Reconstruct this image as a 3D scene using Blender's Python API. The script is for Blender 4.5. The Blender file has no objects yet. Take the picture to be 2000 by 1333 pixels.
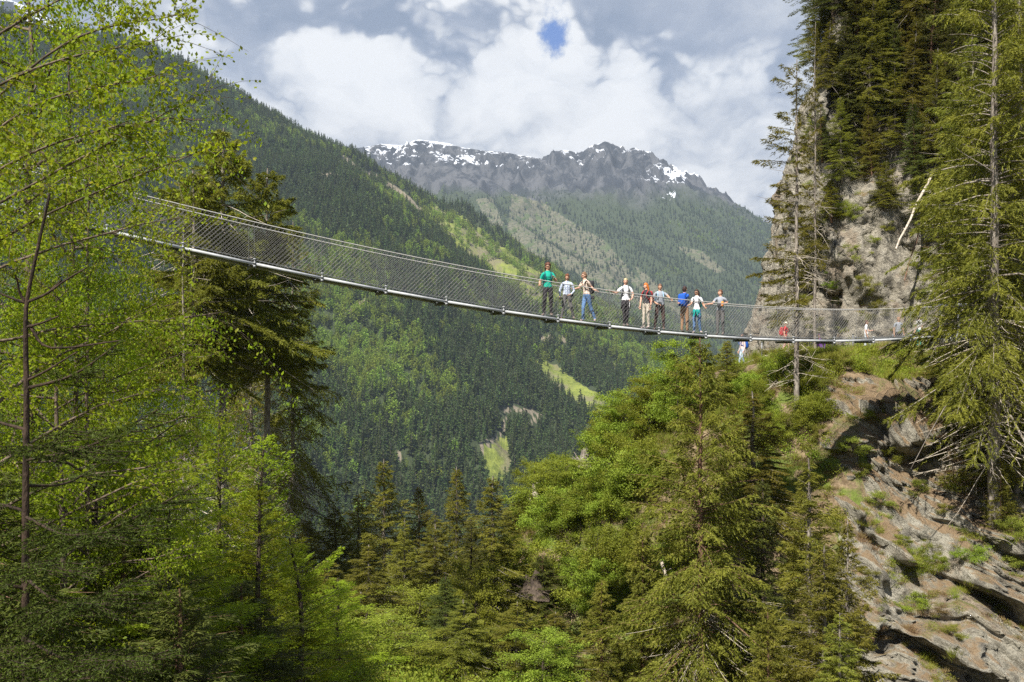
import bpy, bmesh, math, random
import numpy as np
from mathutils import Vector, Matrix, Euler

scene = bpy.context.scene
COL = scene.collection
R_ = math.radians
F = 2000 * 35.0 / 36.0            # focal length of the photograph in its own pixels

# ------------------------------------------------------------------ camera
cam_d = bpy.data.cameras.new('camera')
cam_d.lens = 35.0
cam_d.sensor_width = 36.0
cam_d.clip_start = 0.1
cam_d.clip_end = 30000
cam = bpy.data.objects.new('camera', cam_d)
cam.location = (0, 0, 0)
cam.rotation_euler = (R_(90), 0, 0)
COL.objects.link(cam)
scene.camera = cam

# ------------------------------------------------------------------ light
SUN_AZ = Vector((-0.50, -0.87)).normalized()
SUN_EL = R_(53)
sd = bpy.data.lights.new('sun', 'SUN')
sd.energy = 5.0
sd.angle = R_(0.5)
sd.color = (1.0, 0.95, 0.86)
sun = bpy.data.objects.new('sun', sd)
sdir = Vector((SUN_AZ.x * math.cos(SUN_EL), SUN_AZ.y * math.cos(SUN_EL), math.sin(SUN_EL)))
sun.rotation_euler = sdir.to_track_quat('Z', 'Y').to_euler()
sun.location = (-40, -40, 80)
COL.objects.link(sun)
scene.view_settings.view_transform = 'Standard'
scene.view_settings.look = 'None'
scene.view_settings.exposure = 0.95
scene.view_settings.gamma = 1.0
scene.render.engine = 'CYCLES'
scene.cycles.max_bounces = 5
scene.cycles.diffuse_bounces = 3
scene.cycles.glossy_bounces = 2
scene.cycles.transmission_bounces = 3
scene.cycles.volume_bounces = 0
scene.cycles.use_denoising = False
scene.cycles.denoiser = 'OPENIMAGEDENOISE'
scene.cycles.denoising_input_passes = 'RGB_ALBEDO_NORMAL'
scene.cycles.denoising_prefilter = 'ACCURATE'


class NT:
    """small helper to write node trees"""
    def __init__(s, tree):
        s.t = tree
        s.n = tree.nodes
        s.l = tree.links

    def new(s, typ, **kw):
        n = s.n.new(typ)
        for k, v in kw.items():
            setattr(n, k, v)
        return n

    def put(s, sock, v):
        if isinstance(v, bpy.types.NodeSocket):
            s.l.new(v, sock)
        elif v is not None:
            if hasattr(sock.default_value, '__len__') and not hasattr(v, '__len__'):
                v = (v,) * len(sock.default_value)
            if hasattr(v, '__len__') and len(v) == 3 and len(sock.default_value) == 4:
                v = (*v, 1)
            sock.default_value = v

    def math(s, op, a, b=None, c=None, clamp=False):
        n = s.new('ShaderNodeMath', operation=op, use_clamp=clamp)
        s.put(n.inputs[0], a)
        s.put(n.inputs[1], b)
        if c is not None:
            s.put(n.inputs[2], c)
        return n.outputs[0]

    def vmath(s, op, a, b=None, out=0):
        n = s.new('ShaderNodeVectorMath', operation=op)
        s.put(n.inputs[0], a)
        if b is not None:
            s.put(n.inputs[1], b)
        return n.outputs[out]

    def mix(s, f, a, b, blend='MIX'):
        n = s.new('ShaderNodeMix', data_type='RGBA', blend_type=blend)
        s.put(n.inputs[0], f)
        s.put(n.inputs[6], a)
        s.put(n.inputs[7], b)
        return n.outputs[2]

    def noise(s, vec, scale, detail=4, rough=.55, dist=0, out=0):
        n = s.new('ShaderNodeTexNoise')
        s.put(n.inputs['Vector'], vec)
        n.inputs['Scale'].default_value = scale
        n.inputs['Detail'].default_value = detail
        n.inputs['Roughness'].default_value = rough
        n.inputs['Distortion'].default_value = dist
        return n.outputs[out]

    def step(s, v, lo, hi):
        n = s.new('ShaderNodeMapRange', interpolation_type='SMOOTHSTEP')
        s.put(n.inputs[0], v)
        n.inputs[1].default_value = lo
        n.inputs[2].default_value = hi
        return n.outputs[0]

    def ramp(s, v, stops):
        n = s.new('ShaderNodeValToRGB')
        s.put(n.inputs[0], v)
        e = n.color_ramp.elements
        while len(e) < len(stops):
            e.new(.5)
        for el, (p, c) in zip(e, stops):
            el.position = p
            el.color = (*c, 1)
        return n.outputs[0]


# ------------------------------------------------------------------ sky
def pdir(px, py):
    return Vector(((px - 1000) / F, 1, (666.5 - py) / F)).normalized()


world = bpy.data.worlds.new('World')
scene.world = world
world.use_nodes = True
world.cycles.sampling_method = 'NONE'
w = NT(world.node_tree)
w.n.clear()
wo = w.new('ShaderNodeOutputWorld')
bg = w.new('ShaderNodeBackground')
bg.inputs[1].default_value = 0.1
w.l.new(bg.outputs[0], wo.inputs[0])
skyt = w.new('ShaderNodeTexSky', sky_type='NISHITA', sun_disc=False)
skyt.sun_elevation = SUN_EL
skyt.sun_rotation = math.atan2(SUN_AZ.x, SUN_AZ.y)
skyt.altitude = 1200
skyt.air_density = 1.0
skyt.dust_density = 0.6
tc = w.new('ShaderNodeTexCoord')
D = tc.outputs['Generated']
sep = w.new('ShaderNodeSeparateXYZ')
w.l.new(D, sep.inputs[0])
DZ = sep.outputs[2]
warp = w.vmath('MULTIPLY_ADD', w.noise(D, 5.0, 5, .6, out=1), (.16, .16, .12))
warp.node.inputs[2].default_value = (-.08, -.08, -.06)
DW = w.vmath('ADD', D, warp)
DS = w.vmath('MULTIPLY', DW, (1, 1, 1.7))


def puffs(vec, scale):
    r = None
    for k in range(3):
        n = w.noise(vec, scale * 2.1 ** k, 1, .5)
        a_ = w.math('MULTIPLY', w.math('ABSOLUTE', w.math('MULTIPLY_ADD', n, 2, -1)), (1.55, .75, .4)[k])
        r = a_ if r is None else w.math('ADD', r, a_)
    return w.math('SUBTRACT', 1.0, r)


n1 = w.noise(w.vmath('MULTIPLY', D, (1, 1, 1.8)), 3.1, 6, .55)
n2 = w.noise(w.vmath('ADD', DS, (3.1, .7, 1.9)), 9.0, 7, .6)
pf = puffs(DS, 7.0)
pf2 = puffs(w.vmath('ADD', DS, (.3, .9, .2)), 24.0)
# sunlit billows below, flat grey bases of the cloud deck above
edge = w.math('MULTIPLY_ADD', n1, .24, .232)
edge = w.math('MULTIPLY_ADD', pf, -.12, edge)
up_ = w.step(w.math('SUBTRACT', DZ, edge), -.04, .03)
bil = w.math('MULTIPLY_ADD', pf, -.70, 1.16)
bil = w.math('MULTIPLY_ADD', pf2, -.15, bil)
bil = w.math('MULTIPLY_ADD', w.math('SUBTRACT', n1, .5), 1.5, bil)
base_ = w.math('MULTIPLY_ADD', w.math('SUBTRACT', n2, .5), .5, .30)
base_ = w.math('MULTIPLY_ADD', w.math('SUBTRACT', n1, .5), -1.8, base_)
base_ = w.math('MULTIPLY_ADD', pf, -.25, base_)
vv = w.math('ADD', w.math('MULTIPLY', up_, base_), w.math('MULTIPLY', w.math('SUBTRACT', 1, up_), bil))
cloud = w.ramp(vv, [(.02, (1.25, 1.55, 2.15)), (.28, (1.95, 2.2, 2.75)), (.50, (3.3, 3.45, 3.75)), (.72, (4.5, 4.55, 4.65)), (1, (5.2, 5.2, 5.2))])
hole = None
hn = w.noise(D, 30, 5, .65)
for (hx, hy, r, sx_) in ((1086, 66, .0160, 1.3),):
    c = pdir(hx, hy)
    dv = w.vmath('MULTIPLY', w.vmath('SUBTRACT', D, tuple(c)), (sx_, 1, .75))
    ln = w.vmath('LENGTH', dv, out=1)
    ln = w.math('ADD', ln, w.math('MULTIPLY', w.math('SUBTRACT', hn, .5), .055))
    ln = w.math('ADD', ln, w.math('MULTIPLY', w.math('SUBTRACT', w.noise(D, 95, 4, .6), .5), .014))
    h = w.step(ln, r * 1.5, r * .4)
    hole = h if hole is None else w.math('MAXIMUM', hole, h)
gap = w.step(n1, .22, .15)
gap = w.math('MULTIPLY', gap, .55)
high = w.math('MULTIPLY', w.step(DZ, .42, .8), .75)
back = w.math('MULTIPLY', w.step(sep.outputs[1], .2, -.5), .7)
gap = w.math('MAXIMUM', w.math('MAXIMUM', gap, hole), w.math('MAXIMUM', high, back))
bluer = w.mix(w.math('MULTIPLY_ADD', hole, .9, .0), w.mix(1.0, skyt.outputs[0], (.6, .6, .62), 'MULTIPLY'), (.42, 1.15, 3.4))
w.l.new(w.mix(gap, cloud, bluer), bg.inputs[0])


# ------------------------------------------------------------------ numpy noise
def _hash(ix, iy, iz, seed):
    h = (ix.astype(np.int64) * 374761393 + iy.astype(np.int64) * 668265263 + iz.astype(np.int64) * 2147483647 + seed * 1274126177) & 0xffffffff
    h = ((h ^ (h >> 13)) * 1274126177) & 0xffffffff
    h = ((h ^ (h >> 16)) * 2246822519) & 0xffffffff
    return ((h ^ (h >> 15)) & 0xffffff) / float(0xffffff)


def vnoise(x, y, z=0.0, seed=0):
    x, y, z = np.broadcast_arrays(np.asarray(x, float), np.asarray(y, float), np.asarray(z, float))
    ix, iy, iz = np.floor(x), np.floor(y), np.floor(z)
    fx, fy, fz = x - ix, y - iy, z - iz
    fx, fy, fz = (t * t * t * (t * (t * 6 - 15) + 10) for t in (fx, fy, fz))
    r = 0
    for dx in (0, 1):
        for dy in (0, 1):
            for dz in (0, 1):
                wgt = (fx if dx else 1 - fx) * (fy if dy else 1 - fy) * (fz if dz else 1 - fz)
                r = r + wgt * _hash(ix + dx, iy + dy, iz + dz, seed)
    return r * 2 - 1


def fbm(x, y, z=0.0, oct=5, seed=0, gain=.5, ridged=False):
    a, s, r = 1.0, 1.0, 0
    for i in range(oct):
        n = vnoise(x * s + 13.7 * i, y * s - 7.1 * i, z * s + 3.3 * i, seed + i)
        if ridged:
            n = 1 - 2 * np.abs(n)
        r = r + a * n
        a *= gain
        s *= 2.03
    return r


def sstep(v, lo, hi):
    t = np.clip((v - lo) / (hi - lo), 0, 1)
    return t * t * (3 - 2 * t)


# ------------------------------------------------------------------ mesh helpers
def mesh_np(name, V, faces, mats=(), smooth=False, attrs=None, fmat=None):
    """faces: (N,k) int array or list of such arrays"""
    me = bpy.data.meshes.new(name)
    fl = faces if isinstance(faces, list) else [faces]
    fl = [np.asarray(f) for f in fl if len(f)]
    V = np.asarray(V, np.float32)
    nl = sum(f.size for f in fl)
    npoly = sum(len(f) for f in fl)
    me.vertices.add(len(V))
    me.vertices.foreach_set('co', V.ravel())
    me.loops.add(nl)
    me.polygons.add(npoly)
    me.loops.foreach_set('vertex_index', np.concatenate([f.ravel() for f in fl]).astype(np.int32))
    tot = np.concatenate([np.full(len(f), f.shape[1]) for f in fl])
    st = np.concatenate([[0], np.cumsum(tot)[:-1]]).astype(np.int32)
    me.polygons.foreach_set('loop_start', st)
    if smooth:
        me.polygons.foreach_set('use_smooth', np.ones(npoly, bool))
    for m in mats:
        me.materials.append(m)
    if fmat is not None:
        me.polygons.foreach_set('material_index', np.asarray(fmat, np.int32))
    for k, (dom, arr) in (attrs or {}).items():
        at = me.attributes.new(k, 'FLOAT', dom)
        at.data.foreach_set('value', np.asarray(arr, np.float32))
    me.update(calc_edges=True)
    me.validate()
    return me


def grid_faces(nu, nv):
    i = np.arange(nu - 1)[:, None] * nv + np.arange(nv - 1)[None]
    i = i.ravel()
    return np.stack([i, i + nv, i + nv + 1, i + 1], 1)


def link(name, me, parent=None, **props):
    o = bpy.data.objects.new(name, me)
    COL.objects.link(o)
    if parent is not None:
        o.parent = parent
    for k, v in props.items():
        o[k] = v
    return o


def thing(name, label, cat, loc=(0, 0, 0), group=None, me=None):
    o = bpy.data.objects.new(name, me)
    COL.objects.link(o)
    o.location = loc
    o['label'] = label
    o['category'] = cat
    if group:
        o['group'] = group
    return o


class Geo:
    """collects polygons for one mesh"""
    def __init__(s):
        s.V, s.F, s.n, s.M = [], {}, 0, {}

    def add(s, V, Fs, mat=0):
        V = np.asarray(V, float).reshape(-1, 3)
        Fs = np.asarray(Fs)
        s.V.append(V)
        s.F.setdefault(Fs.shape[1], []).append(Fs + s.n)
        s.M.setdefault(Fs.shape[1], []).append(np.full(len(Fs), mat))
        s.n += len(V)

    def box(s, c, size, rot=None, mat=0, taper=1.0):
        sx, sy, sz = [t / 2 for t in size]
        P = np.array([[x * (taper if z > 0 else 1), y * (taper if z > 0 else 1), z] for x in (-sx, sx) for y in (-sy, sy) for z in (-sz, sz)])
        if rot is not None:
            P = P @ np.array(rot).T
        P = P + np.array(c)
        s.add(P, [[0, 1, 3, 2], [4, 6, 7, 5], [0, 4, 5, 1], [2, 3, 7, 6], [0, 2, 6, 4], [1, 5, 7, 3]], mat)

    def tubes(s, P, Rad, k=4, mat=0, cap=False):
        """P (N,K,3) polylines, Rad (N,K)"""
        P = np.asarray(P, float)
        Rad = np.asarray(Rad, float)
        N, K, _ = P.shape
        T = np.gradient(P, axis=1)
        T /= np.linalg.norm(T, axis=2, keepdims=True) + 1e-9
        up = np.where(np.abs(T[..., 2:3]) > .9, np.array([1., 0, 0]), np.array([0., 0, 1]))
        A = np.cross(T, up)
        A /= np.linalg.norm(A, axis=2, keepdims=True) + 1e-9
        B = np.cross(T, A)
        ang = np.arange(k) * 2 * np.pi / k
        V = P[:, :, None] + Rad[:, :, None, None] * (np.cos(ang)[:, None] * A[:, :, None] + np.sin(ang)[:, None] * B[:, :, None])
        base = (np.arange(N) * K * k)[:, None, None]
        ii = (np.arange(K - 1) * k)[None, :, None]
        j = np.arange(k)[None, None, :]
        j2 = (j + 1) % k
        f = np.stack([base + ii + j, base + ii + j2, base + ii + k + j2, base + ii + k + j], -1).reshape(-1, 4)
        s.add(V.reshape(-1, 3), f, mat)
        if cap:
            for n in range(N):
                for e in (0, K - 1):
                    idx = np.arange(k)[None] if e == 0 else np.arange(k)[None, ::-1]
                    s.add(V[n, e], idx, mat)

    def mesh(s, name, mats, smooth=False, attrs=None):
        ks = sorted(s.F)
        fl = [np.concatenate(s.F[k]) for k in ks]
        fm = np.concatenate([np.concatenate(s.M[k]) for k in ks])
        at = {}
        for k, fn in (attrs or {}).items():
            at[k] = ('FACE', fn(len(fm)))
        return mesh_np(name, np.concatenate(s.V), fl, mats, smooth, at, fm)


# ------------------------------------------------------------------ materials
def mat(name, rough=.8, metal=0.0):
    m = bpy.data.materials.new(name)
    m.use_nodes = True
    t = NT(m.node_tree)
    p = t.n['Principled BSDF']
    p.inputs['Roughness'].default_value = rough
    p.inputs['Metallic'].default_value = metal
    try:
        p.inputs['Specular IOR Level'].default_value = .3
    except KeyError:
        pass
    return m, t, p


def plain(name, col, rough=.8, metal=0.0, var=.15, scale=20):
    m, t, p = mat(name, rough, metal)
    n = t.noise(t.new('ShaderNodeTexCoord').outputs['Object'], scale, 3)
    c2 = tuple(c * (1 - var) for c in col)
    c3 = tuple(min(1, c * (1 + var)) for c in col)
    t.put(p.inputs['Base Color'], t.mix(t.step(n, .3, .7), c2, c3))
    return m


def foliage(name, c1, c2, trans=.3, tcol=None, rough=.55, c3=None):
    m, t, p = mat(name, rough)
    p.inputs['Specular IOR Level'].default_value = .12
    a = t.new('ShaderNodeAttribute', attribute_name='rnd').outputs['Fac']
    oi = t.new('ShaderNodeObjectInfo').outputs['Random']
    gp = t.new('ShaderNodeNewGeometry').outputs['Position']
    clump = t.step(t.noise(gp, .9, 3), .38, .62)
    f = t.math('ADD', t.math('MULTIPLY', a, .6), t.math('MULTIPLY', clump, .4))
    c = t.mix(f, c1, c2)
    if c3:
        c = t.mix(t.math('MULTIPLY', t.step(a, .86, .93), .8), c, c3)
    hsv = t.new('ShaderNodeHueSaturation')
    t.put(hsv.inputs['Hue'], t.math('MULTIPLY_ADD', oi, .045, .482))
    t.put(hsv.inputs['Value'], t.math('MULTIPLY_ADD', oi, .5, .75))
    t.put(hsv.inputs['Color'], c)
    c = hsv.outputs[0]
    t.put(p.inputs['Base Color'], c)
    tr = t.new('ShaderNodeBsdfTranslucent')
    t.put(tr.inputs[0], t.mix(1.0, c, tcol or (1.5, 1.45, .7), 'MULTIPLY'))
    mx = t.new('ShaderNodeMixShader')
    mx.inputs[0].default_value = trans
    t.l.new(p.outputs[0], mx.inputs[1])
    t.l.new(tr.outputs[0], mx.inputs[2])
    t.l.new(mx.outputs[0], t.n['Material Output'].inputs[0])
    return m


def bark(name, c1, c2, scale=8):
    m, t, p = mat(name, .9)
    v = t.vmath('MULTIPLY', t.new('ShaderNodeTexCoord').outputs['Object'], (1, 1, .35))
    n = t.noise(v, scale, 5, .65)
    t.put(p.inputs['Base Color'], t.mix(t.step(n, .35, .65), c1, c2))
    b = t.new('ShaderNodeBump')
    b.inputs['Strength'].default_value = .8
    b.inputs['Distance'].default_value = .03
    t.l.new(t.noise(v, scale * 2.5, 4), b.inputs['Height'])
    t.l.new(b.outputs[0], p.inputs['Normal'])
    return m


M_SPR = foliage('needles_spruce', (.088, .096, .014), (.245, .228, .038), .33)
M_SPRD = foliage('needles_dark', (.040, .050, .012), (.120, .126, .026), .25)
M_OLIVE = foliage('needles_olive', (.088, .096, .014), (.225, .218, .035), .35)
M_LARCH = foliage('needles_larch', (.155, .200, .014), (.330, .385, .030), .45)
M_BIRCH = foliage('leaves_birch', (.130, .185, .010), (.300, .360, .022), .48, c3=(.27, .25, .05))
M_BUSH = foliage('leaves_bush', (.120, .150, .016), (.300, .340, .045), .38)
M_BUSH2 = foliage('leaves_olive', (.120, .135, .016), (.260, .260, .045), .35)
M_GRASS = foliage('grass_blades', (.150, .185, .018), (.330, .350, .055), .35, c3=(.34, .26, .14))
M_FARS = foliage('far_spruce', (.042, .068, .022), (.092, .122, .030), .2)
M_FARL = foliage('far_larch', (.125, .180, .026), (.235, .295, .042), .3)
M_BARK = bark('bark_grey', (.13, .105, .085), (.30, .265, .225))
M_BARKR = bark('bark_red', (.10, .055, .035), (.22, .13, .085))
M_BARKD = bark('bark_dark', (.035, .026, .020), (.10, .075, .055))
M_NEARB = bark('bark_near', (.022, .015, .010), (.060, .038, .026), 20)
M_DEAD = bark('dead_wood', (.33, .28, .22), (.58, .51, .42))
M_TWIG = bark('twig', (.06, .045, .03), (.16, .12, .09))


# ------------------------------------------------------------------ terrain: far
def P3(px, py, Y):
    return ((px - 1000) / F * Y, Y, (666.5 - py) / F * Y)


def polyline(pts):
    return np.array([P3(*p) for p in pts])


RIDGES = [
    # left mountain crest, running down to the right
    (polyline([(-900, -420, 1900), (-300, -90, 2050), (60, 60, 2150), (200, 72, 2200), (270, 92, 2200), (345, 132, 2250), (430, 172, 2300), (560, 242, 2400),
               (700, 318, 2550), (850, 405, 2700), (950, 470, 2800), (1060, 540, 2900), (1180, 606, 2950), (1300, 668, 3000), (1450, 760, 3000)]), .62),
    # lower rib in front of it
    (polyline([(300, 330, 1950), (480, 470, 1900), (640, 572, 1900), (760, 600, 1950), (900, 618, 2050), (1050, 640, 2200), (1180, 668, 2300), (1290, 702, 2350), (1370, 780, 2350)]), .66),
    (polyline([(330, 560, 1500), (560, 700, 1480), (800, 830, 1450), (930, 880, 1420)]), .55),
    (polyline([(1180, 606, 2950), (1080, 690, 2500), (1020, 800, 2080), (1000, 900, 1750)]), .62),
    (polyline([(1290, 702, 2350), (1200, 800, 2000), (1130, 880, 1750), (1090, 960, 1550)]), .6),
    # far mountain skyline
    (polyline([(520, 330, 5200), (640, 290, 5400), (715, 284, 5500), (745, 277, 5500), (790, 280, 5500), (818, 269, 5500), (870, 276, 5500), (905, 284, 5500), (940, 291, 5500),
               (985, 294, 5500), (1030, 302, 5500), (1062, 308, 5500), (1085, 298, 5500), (1102, 289, 5500), (1128, 308, 5500), (1143, 298, 5500), (1160, 280, 5500), (1182, 272, 5500), (1203, 286, 5500),
               (1215, 310, 5500), (1226, 292, 5500), (1238, 284, 5500), (1262, 306, 5450), (1310, 335, 5400), (1370, 367, 5350), (1430, 402, 5300), (1520, 458, 5200), (1640, 540, 5000), (1900, 700, 4600)]), .70),
    (polyline([(818, 275, 5500), (905, 335, 5050), (985, 420, 4500), (1120, 500, 4000), (1240, 575, 3700), (1330, 640, 3500)]), .66),
    (polyline([(1068, 308, 5500), (1105, 370, 5000), (1190, 440, 4600), (1300, 520, 4200), (1400, 610, 3800)]), .66),
    (polyline([(1182, 288, 5500), (1205, 350, 5150), (1260, 420, 4800)]), .70),
    (polyline([(1102, 292, 5500), (1125, 345, 5250), (1160, 400, 5000)]), .75),
    (polyline([(1182, 280, 5500), (1150, 330, 5300), (1120, 380, 5150)]), .8),
    (polyline([(905, 284, 5500), (930, 330, 5200), (990, 370, 4900)]), .75),
    (polyline([(1237, 296, 5500), (1290, 380, 5000), (1370, 470, 4500), (1470, 570, 4100), (1560, 680, 3700)]), .66),
    (polyline([(1370, 370, 5350), (1460, 470, 4800), (1560, 560, 4400)]), .66),
    (polyline([(745, 280, 5500), (770, 340, 5100), (800, 400, 4700)]), .68),
    # snowy mountain far left
    (polyline([(-900, -160, 4800), (-300, -60, 4800), (-60, -40, 4800), (40, 6, 4800), (110, 40, 4800), (180, 70, 4700), (260, 190, 4600), (330, 330, 4500)]), .8),
]


def far_h(x, y):
    x = np.asarray(x, float)
    y = np.asarray(y, float)
    wa = 26 - 18 * sstep(y, 3800, 4800)
    wx = x + wa * fbm(x / 210, y / 210, 0, 3, 5)
    wy = y + wa * fbm(x / 210, y / 210, 9, 3, 6)
    h = np.full(x.shape, -430.0)
    dmin = np.full(x.shape, 1e9)
    for P, s in RIDGES:
        for a, b in zip(P[:-1], P[1:]):
            ab = b[:2] - a[:2]
            L2 = float(ab @ ab)
            t = np.clip(((wx - a[0]) * ab[0] + (wy - a[1]) * ab[1]) / L2, 0, 1)
            dx, dy = wx - (a[0] + t * ab[0]), wy - (a[1] + t * ab[1])
            d = np.sqrt(dx * dx + dy * dy)
            z = a[2] + t * (b[2] - a[2]) - s * d - 12 * np.exp(-d / 12)
            dmin = np.where(z > h, d, dmin)
            h = np.maximum(h, z)
    k = sstep(dmin, 5, 160)
    g = fbm(x / 260, y / 260, 0, 5, 31, .5, True) * 20 + fbm(x / 60, y / 60, 0, 4, 41) * 7
    rocky = sstep(h, 500, 800) * sstep(y, 3500, 4500)
    g2 = fbm(x / 95, y / 95, 0, 5, 51, .62, True) * 38 - 36
    ff = sstep(y, 3800, 4800)
    return h + g * (.12 - .1 * ff + (.88 + .1 * ff) * k) + rocky * g2 * (.05 + .95 * k)


def project(x, y, z):
    return 1000 + x / y * F, 666.5 - z / y * F


def in_poly(px, py, poly):
    r = np.zeros(px.shape, bool)
    n = len(poly)
    for i in range(n):
        x1, y1 = poly[i]
        x2, y2 = poly[(i + 1) % n]
        c = ((y1 > py) != (y2 > py)) & (px < (x2 - x1) * (py - y1) / (y2 - y1 + 1e-12) + x1)
        r ^= c
    return r


def near_line(px, py, pts, wd):
    r = np.full(px.shape, 1e9)
    for (x1, y1), (x2, y2) in zip(pts[:-1], pts[1:]):
        t = np.clip(((px - x1) * (x2 - x1) + (py - y1) * (y2 - y1)) / ((x2 - x1) ** 2 + (y2 - y1) ** 2), 0, 1)
        r = np.minimum(r, np.hypot(px - x1 - t * (x2 - x1), py - y1 - t * (y2 - y1)))
    return r / wd


# land cover of the far slopes: painted sunlit band, pastures, clearings, forest roads
MEADOWS_AND_LIT_BAND = [[(820, 405), (870, 400), (910, 425), (960, 462), (1010, 500), (1055, 530), (1100, 570), (1150, 610), (1200, 640), (1120, 625), (1050, 590), (980, 548), (900, 500), (850, 450)],  # first outline: sunlight on the spur crest, painted as bright grass
           [(1030, 700), (1085, 712), (1130, 748), (1205, 790), (1195, 812), (1150, 800), (1095, 765)],
           [(940, 880), (990, 850), (1000, 910), (985, 950), (950, 940)],
           [(1180, 700), (1215, 720), (1250, 745), (1230, 750), (1195, 725)]]
SCREES = [[(1000, 380), (1060, 395), (1110, 430), (1180, 470), (1260, 560), (1290, 610), (1230, 590), (1170, 560), (1120, 530), (1060, 520), (1020, 500), (990, 450)],
          [(930, 390), (960, 385), (985, 440), (960, 460)],
          [(1320, 480), (1370, 490), (1420, 530), (1400, 535), (1350, 505)],
          [(655, 300), (690, 310), (720, 345), (700, 345)],
          [(1240, 520), (1330, 590), (1420, 630), (1330, 625), (1260, 570)]]
CUTS = [([(630, 345), (655, 345)], 7), ([(670, 312), (700, 335), (735, 350)], 7), ([(760, 365), (795, 390), (820, 420)], 8), ([(680, 610), (720, 585)], 5), ([(1060, 660), (1100, 665)], 5)]
ROADS = [([(925, 876), (945, 868), (968, 858), (982, 838), (988, 815)], 3), ([(985, 802), (1010, 800), (1035, 803), (1058, 812), (1045, 820), (1035, 828)], 3.2), ([(780, 890), (795, 882)], 3)]


def landcover(px, py, y):
    near = y < 3300
    m = np.zeros(px.shape)
    r = np.zeros(px.shape)
    for p in MEADOWS_AND_LIT_BAND:
        m = np.maximum(m, in_poly(px, py, p) & near)
    for i, p in enumerate(SCREES):
        r = np.maximum(r, in_poly(px, py, p) * (.75 if True else 1))
    rd = np.zeros(px.shape)
    for p, wd in CUTS + ROADS:
        rd = np.maximum(rd, (near_line(px, py, p, wd) < 1) & near)
    return m, r, rd


def snow_weight(px, py, z, y):
    far = y > 3800
    s = sstep(z, 880, 1080) * .16
    for (cx, cy, rx, ry, a) in ((850, 279, 75, 8, .58), (775, 300, 48, 20, .58), (905, 310, 60, 12, .36), (1320, 338, 55, 14, .8), (1310, 380, 14, 8, .8), (1120, 312, 40, 14, .36), (1000, 325, 60, 5, .5), (30, 60, 260, 200, .5)):
        s = np.maximum(s, a * np.exp(-((px - cx) / rx) ** 2 - ((py - cy) / ry) ** 2))
    return s * far


def hills_material():
    m, t, p = mat('hill_ground', .95)
    gp = t.new('ShaderNodeNewGeometry')
    pos = gp.outputs['Position']
    me_ = t.new('ShaderNodeAttribute', attribute_name='meadow_and_lit_band').outputs['Fac']
    sc = t.new('ShaderNodeAttribute', attribute_name='scree').outputs['Fac']
    rd = t.new('ShaderNodeAttribute', attribute_name='road').outputs['Fac']
    sn = t.new('ShaderNodeAttribute', attribute_name='snow').outputs['Fac']
    al = t.new('ShaderNodeAttribute', attribute_name='alpine').outputs['Fac']
    nA = t.noise(pos, .02, 6, .6)
    nB = t.noise(pos, .09, 5, .65)
    nC = t.noise(t.vmath('MULTIPLY', pos, (1, 1, .3)), .014, 7, .68, .6)
    floor = t.mix(nB, (.022, .034, .015), (.055, .070, .025))
    grass = t.mix(t.step(nB, .35, .65), (.125, .155, .028), (.215, .245, .045))
    grass = t.mix(t.step(nA, .46, .60), grass, (.17, .155, .085))
    stone = t.mix(t.step(nB, .35, .62), (.060, .066, .034), (.140, .130, .082))
    stone = t.mix(t.step(nA, .5, .62), stone, (.070, .092, .032))
    alp = t.mix(t.step(nC, .4, .6), (.024, .027, .033), (.088, .088, .092))
    c = t.mix(al, floor, alp)
    c = t.mix(t.step(t.math('ADD', sc, t.math('MULTIPLY', t.math('SUBTRACT', nB, .5), .8)), .3, .5), c, stone)
    c = t.mix(t.step(t.math('ADD', me_, t.math('MULTIPLY', t.math('SUBTRACT', nB, .5), .6)), .4, .6), c, grass)  # meadow grass, also the sunlight painted on the spur crest
    c = t.mix(t.step(rd, .3, .7), c, t.mix(nB, (.15, .125, .085), (.27, .23, .17)))
    sz = t.new('ShaderNodeSeparateXYZ')
    t.l.new(gp.outputs['Normal'], sz.inputs[0])
    sm = t.math('ADD', sn, t.math('MULTIPLY', t.math('SUBTRACT', nC, .5), 2.2))
    sm = t.math('ADD', sm, t.math('MULTIPLY', t.math('SUBTRACT', t.noise(pos, .035, 4, .6), .5), 1.2))
    sm = t.math('ADD', sm, t.math('MULTIPLY', t.math('SUBTRACT', sz.outputs[2], .72), 1.2))
    c = t.mix(t.math('MULTIPLY', t.step(sm, .40, .56), t.step(sn, .05, .15)), c, (.66, .69, .75))
    t.put(p.inputs['Base Color'], c)
    b = t.new('ShaderNodeBump')
    b.inputs['Strength'].default_value = 1
    b.inputs['Distance'].default_value = 12
    t.l.new(nC, b.inputs['Height'])
    t.l.new(b.outputs[0], p.inputs['Normal'])
    return m


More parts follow.
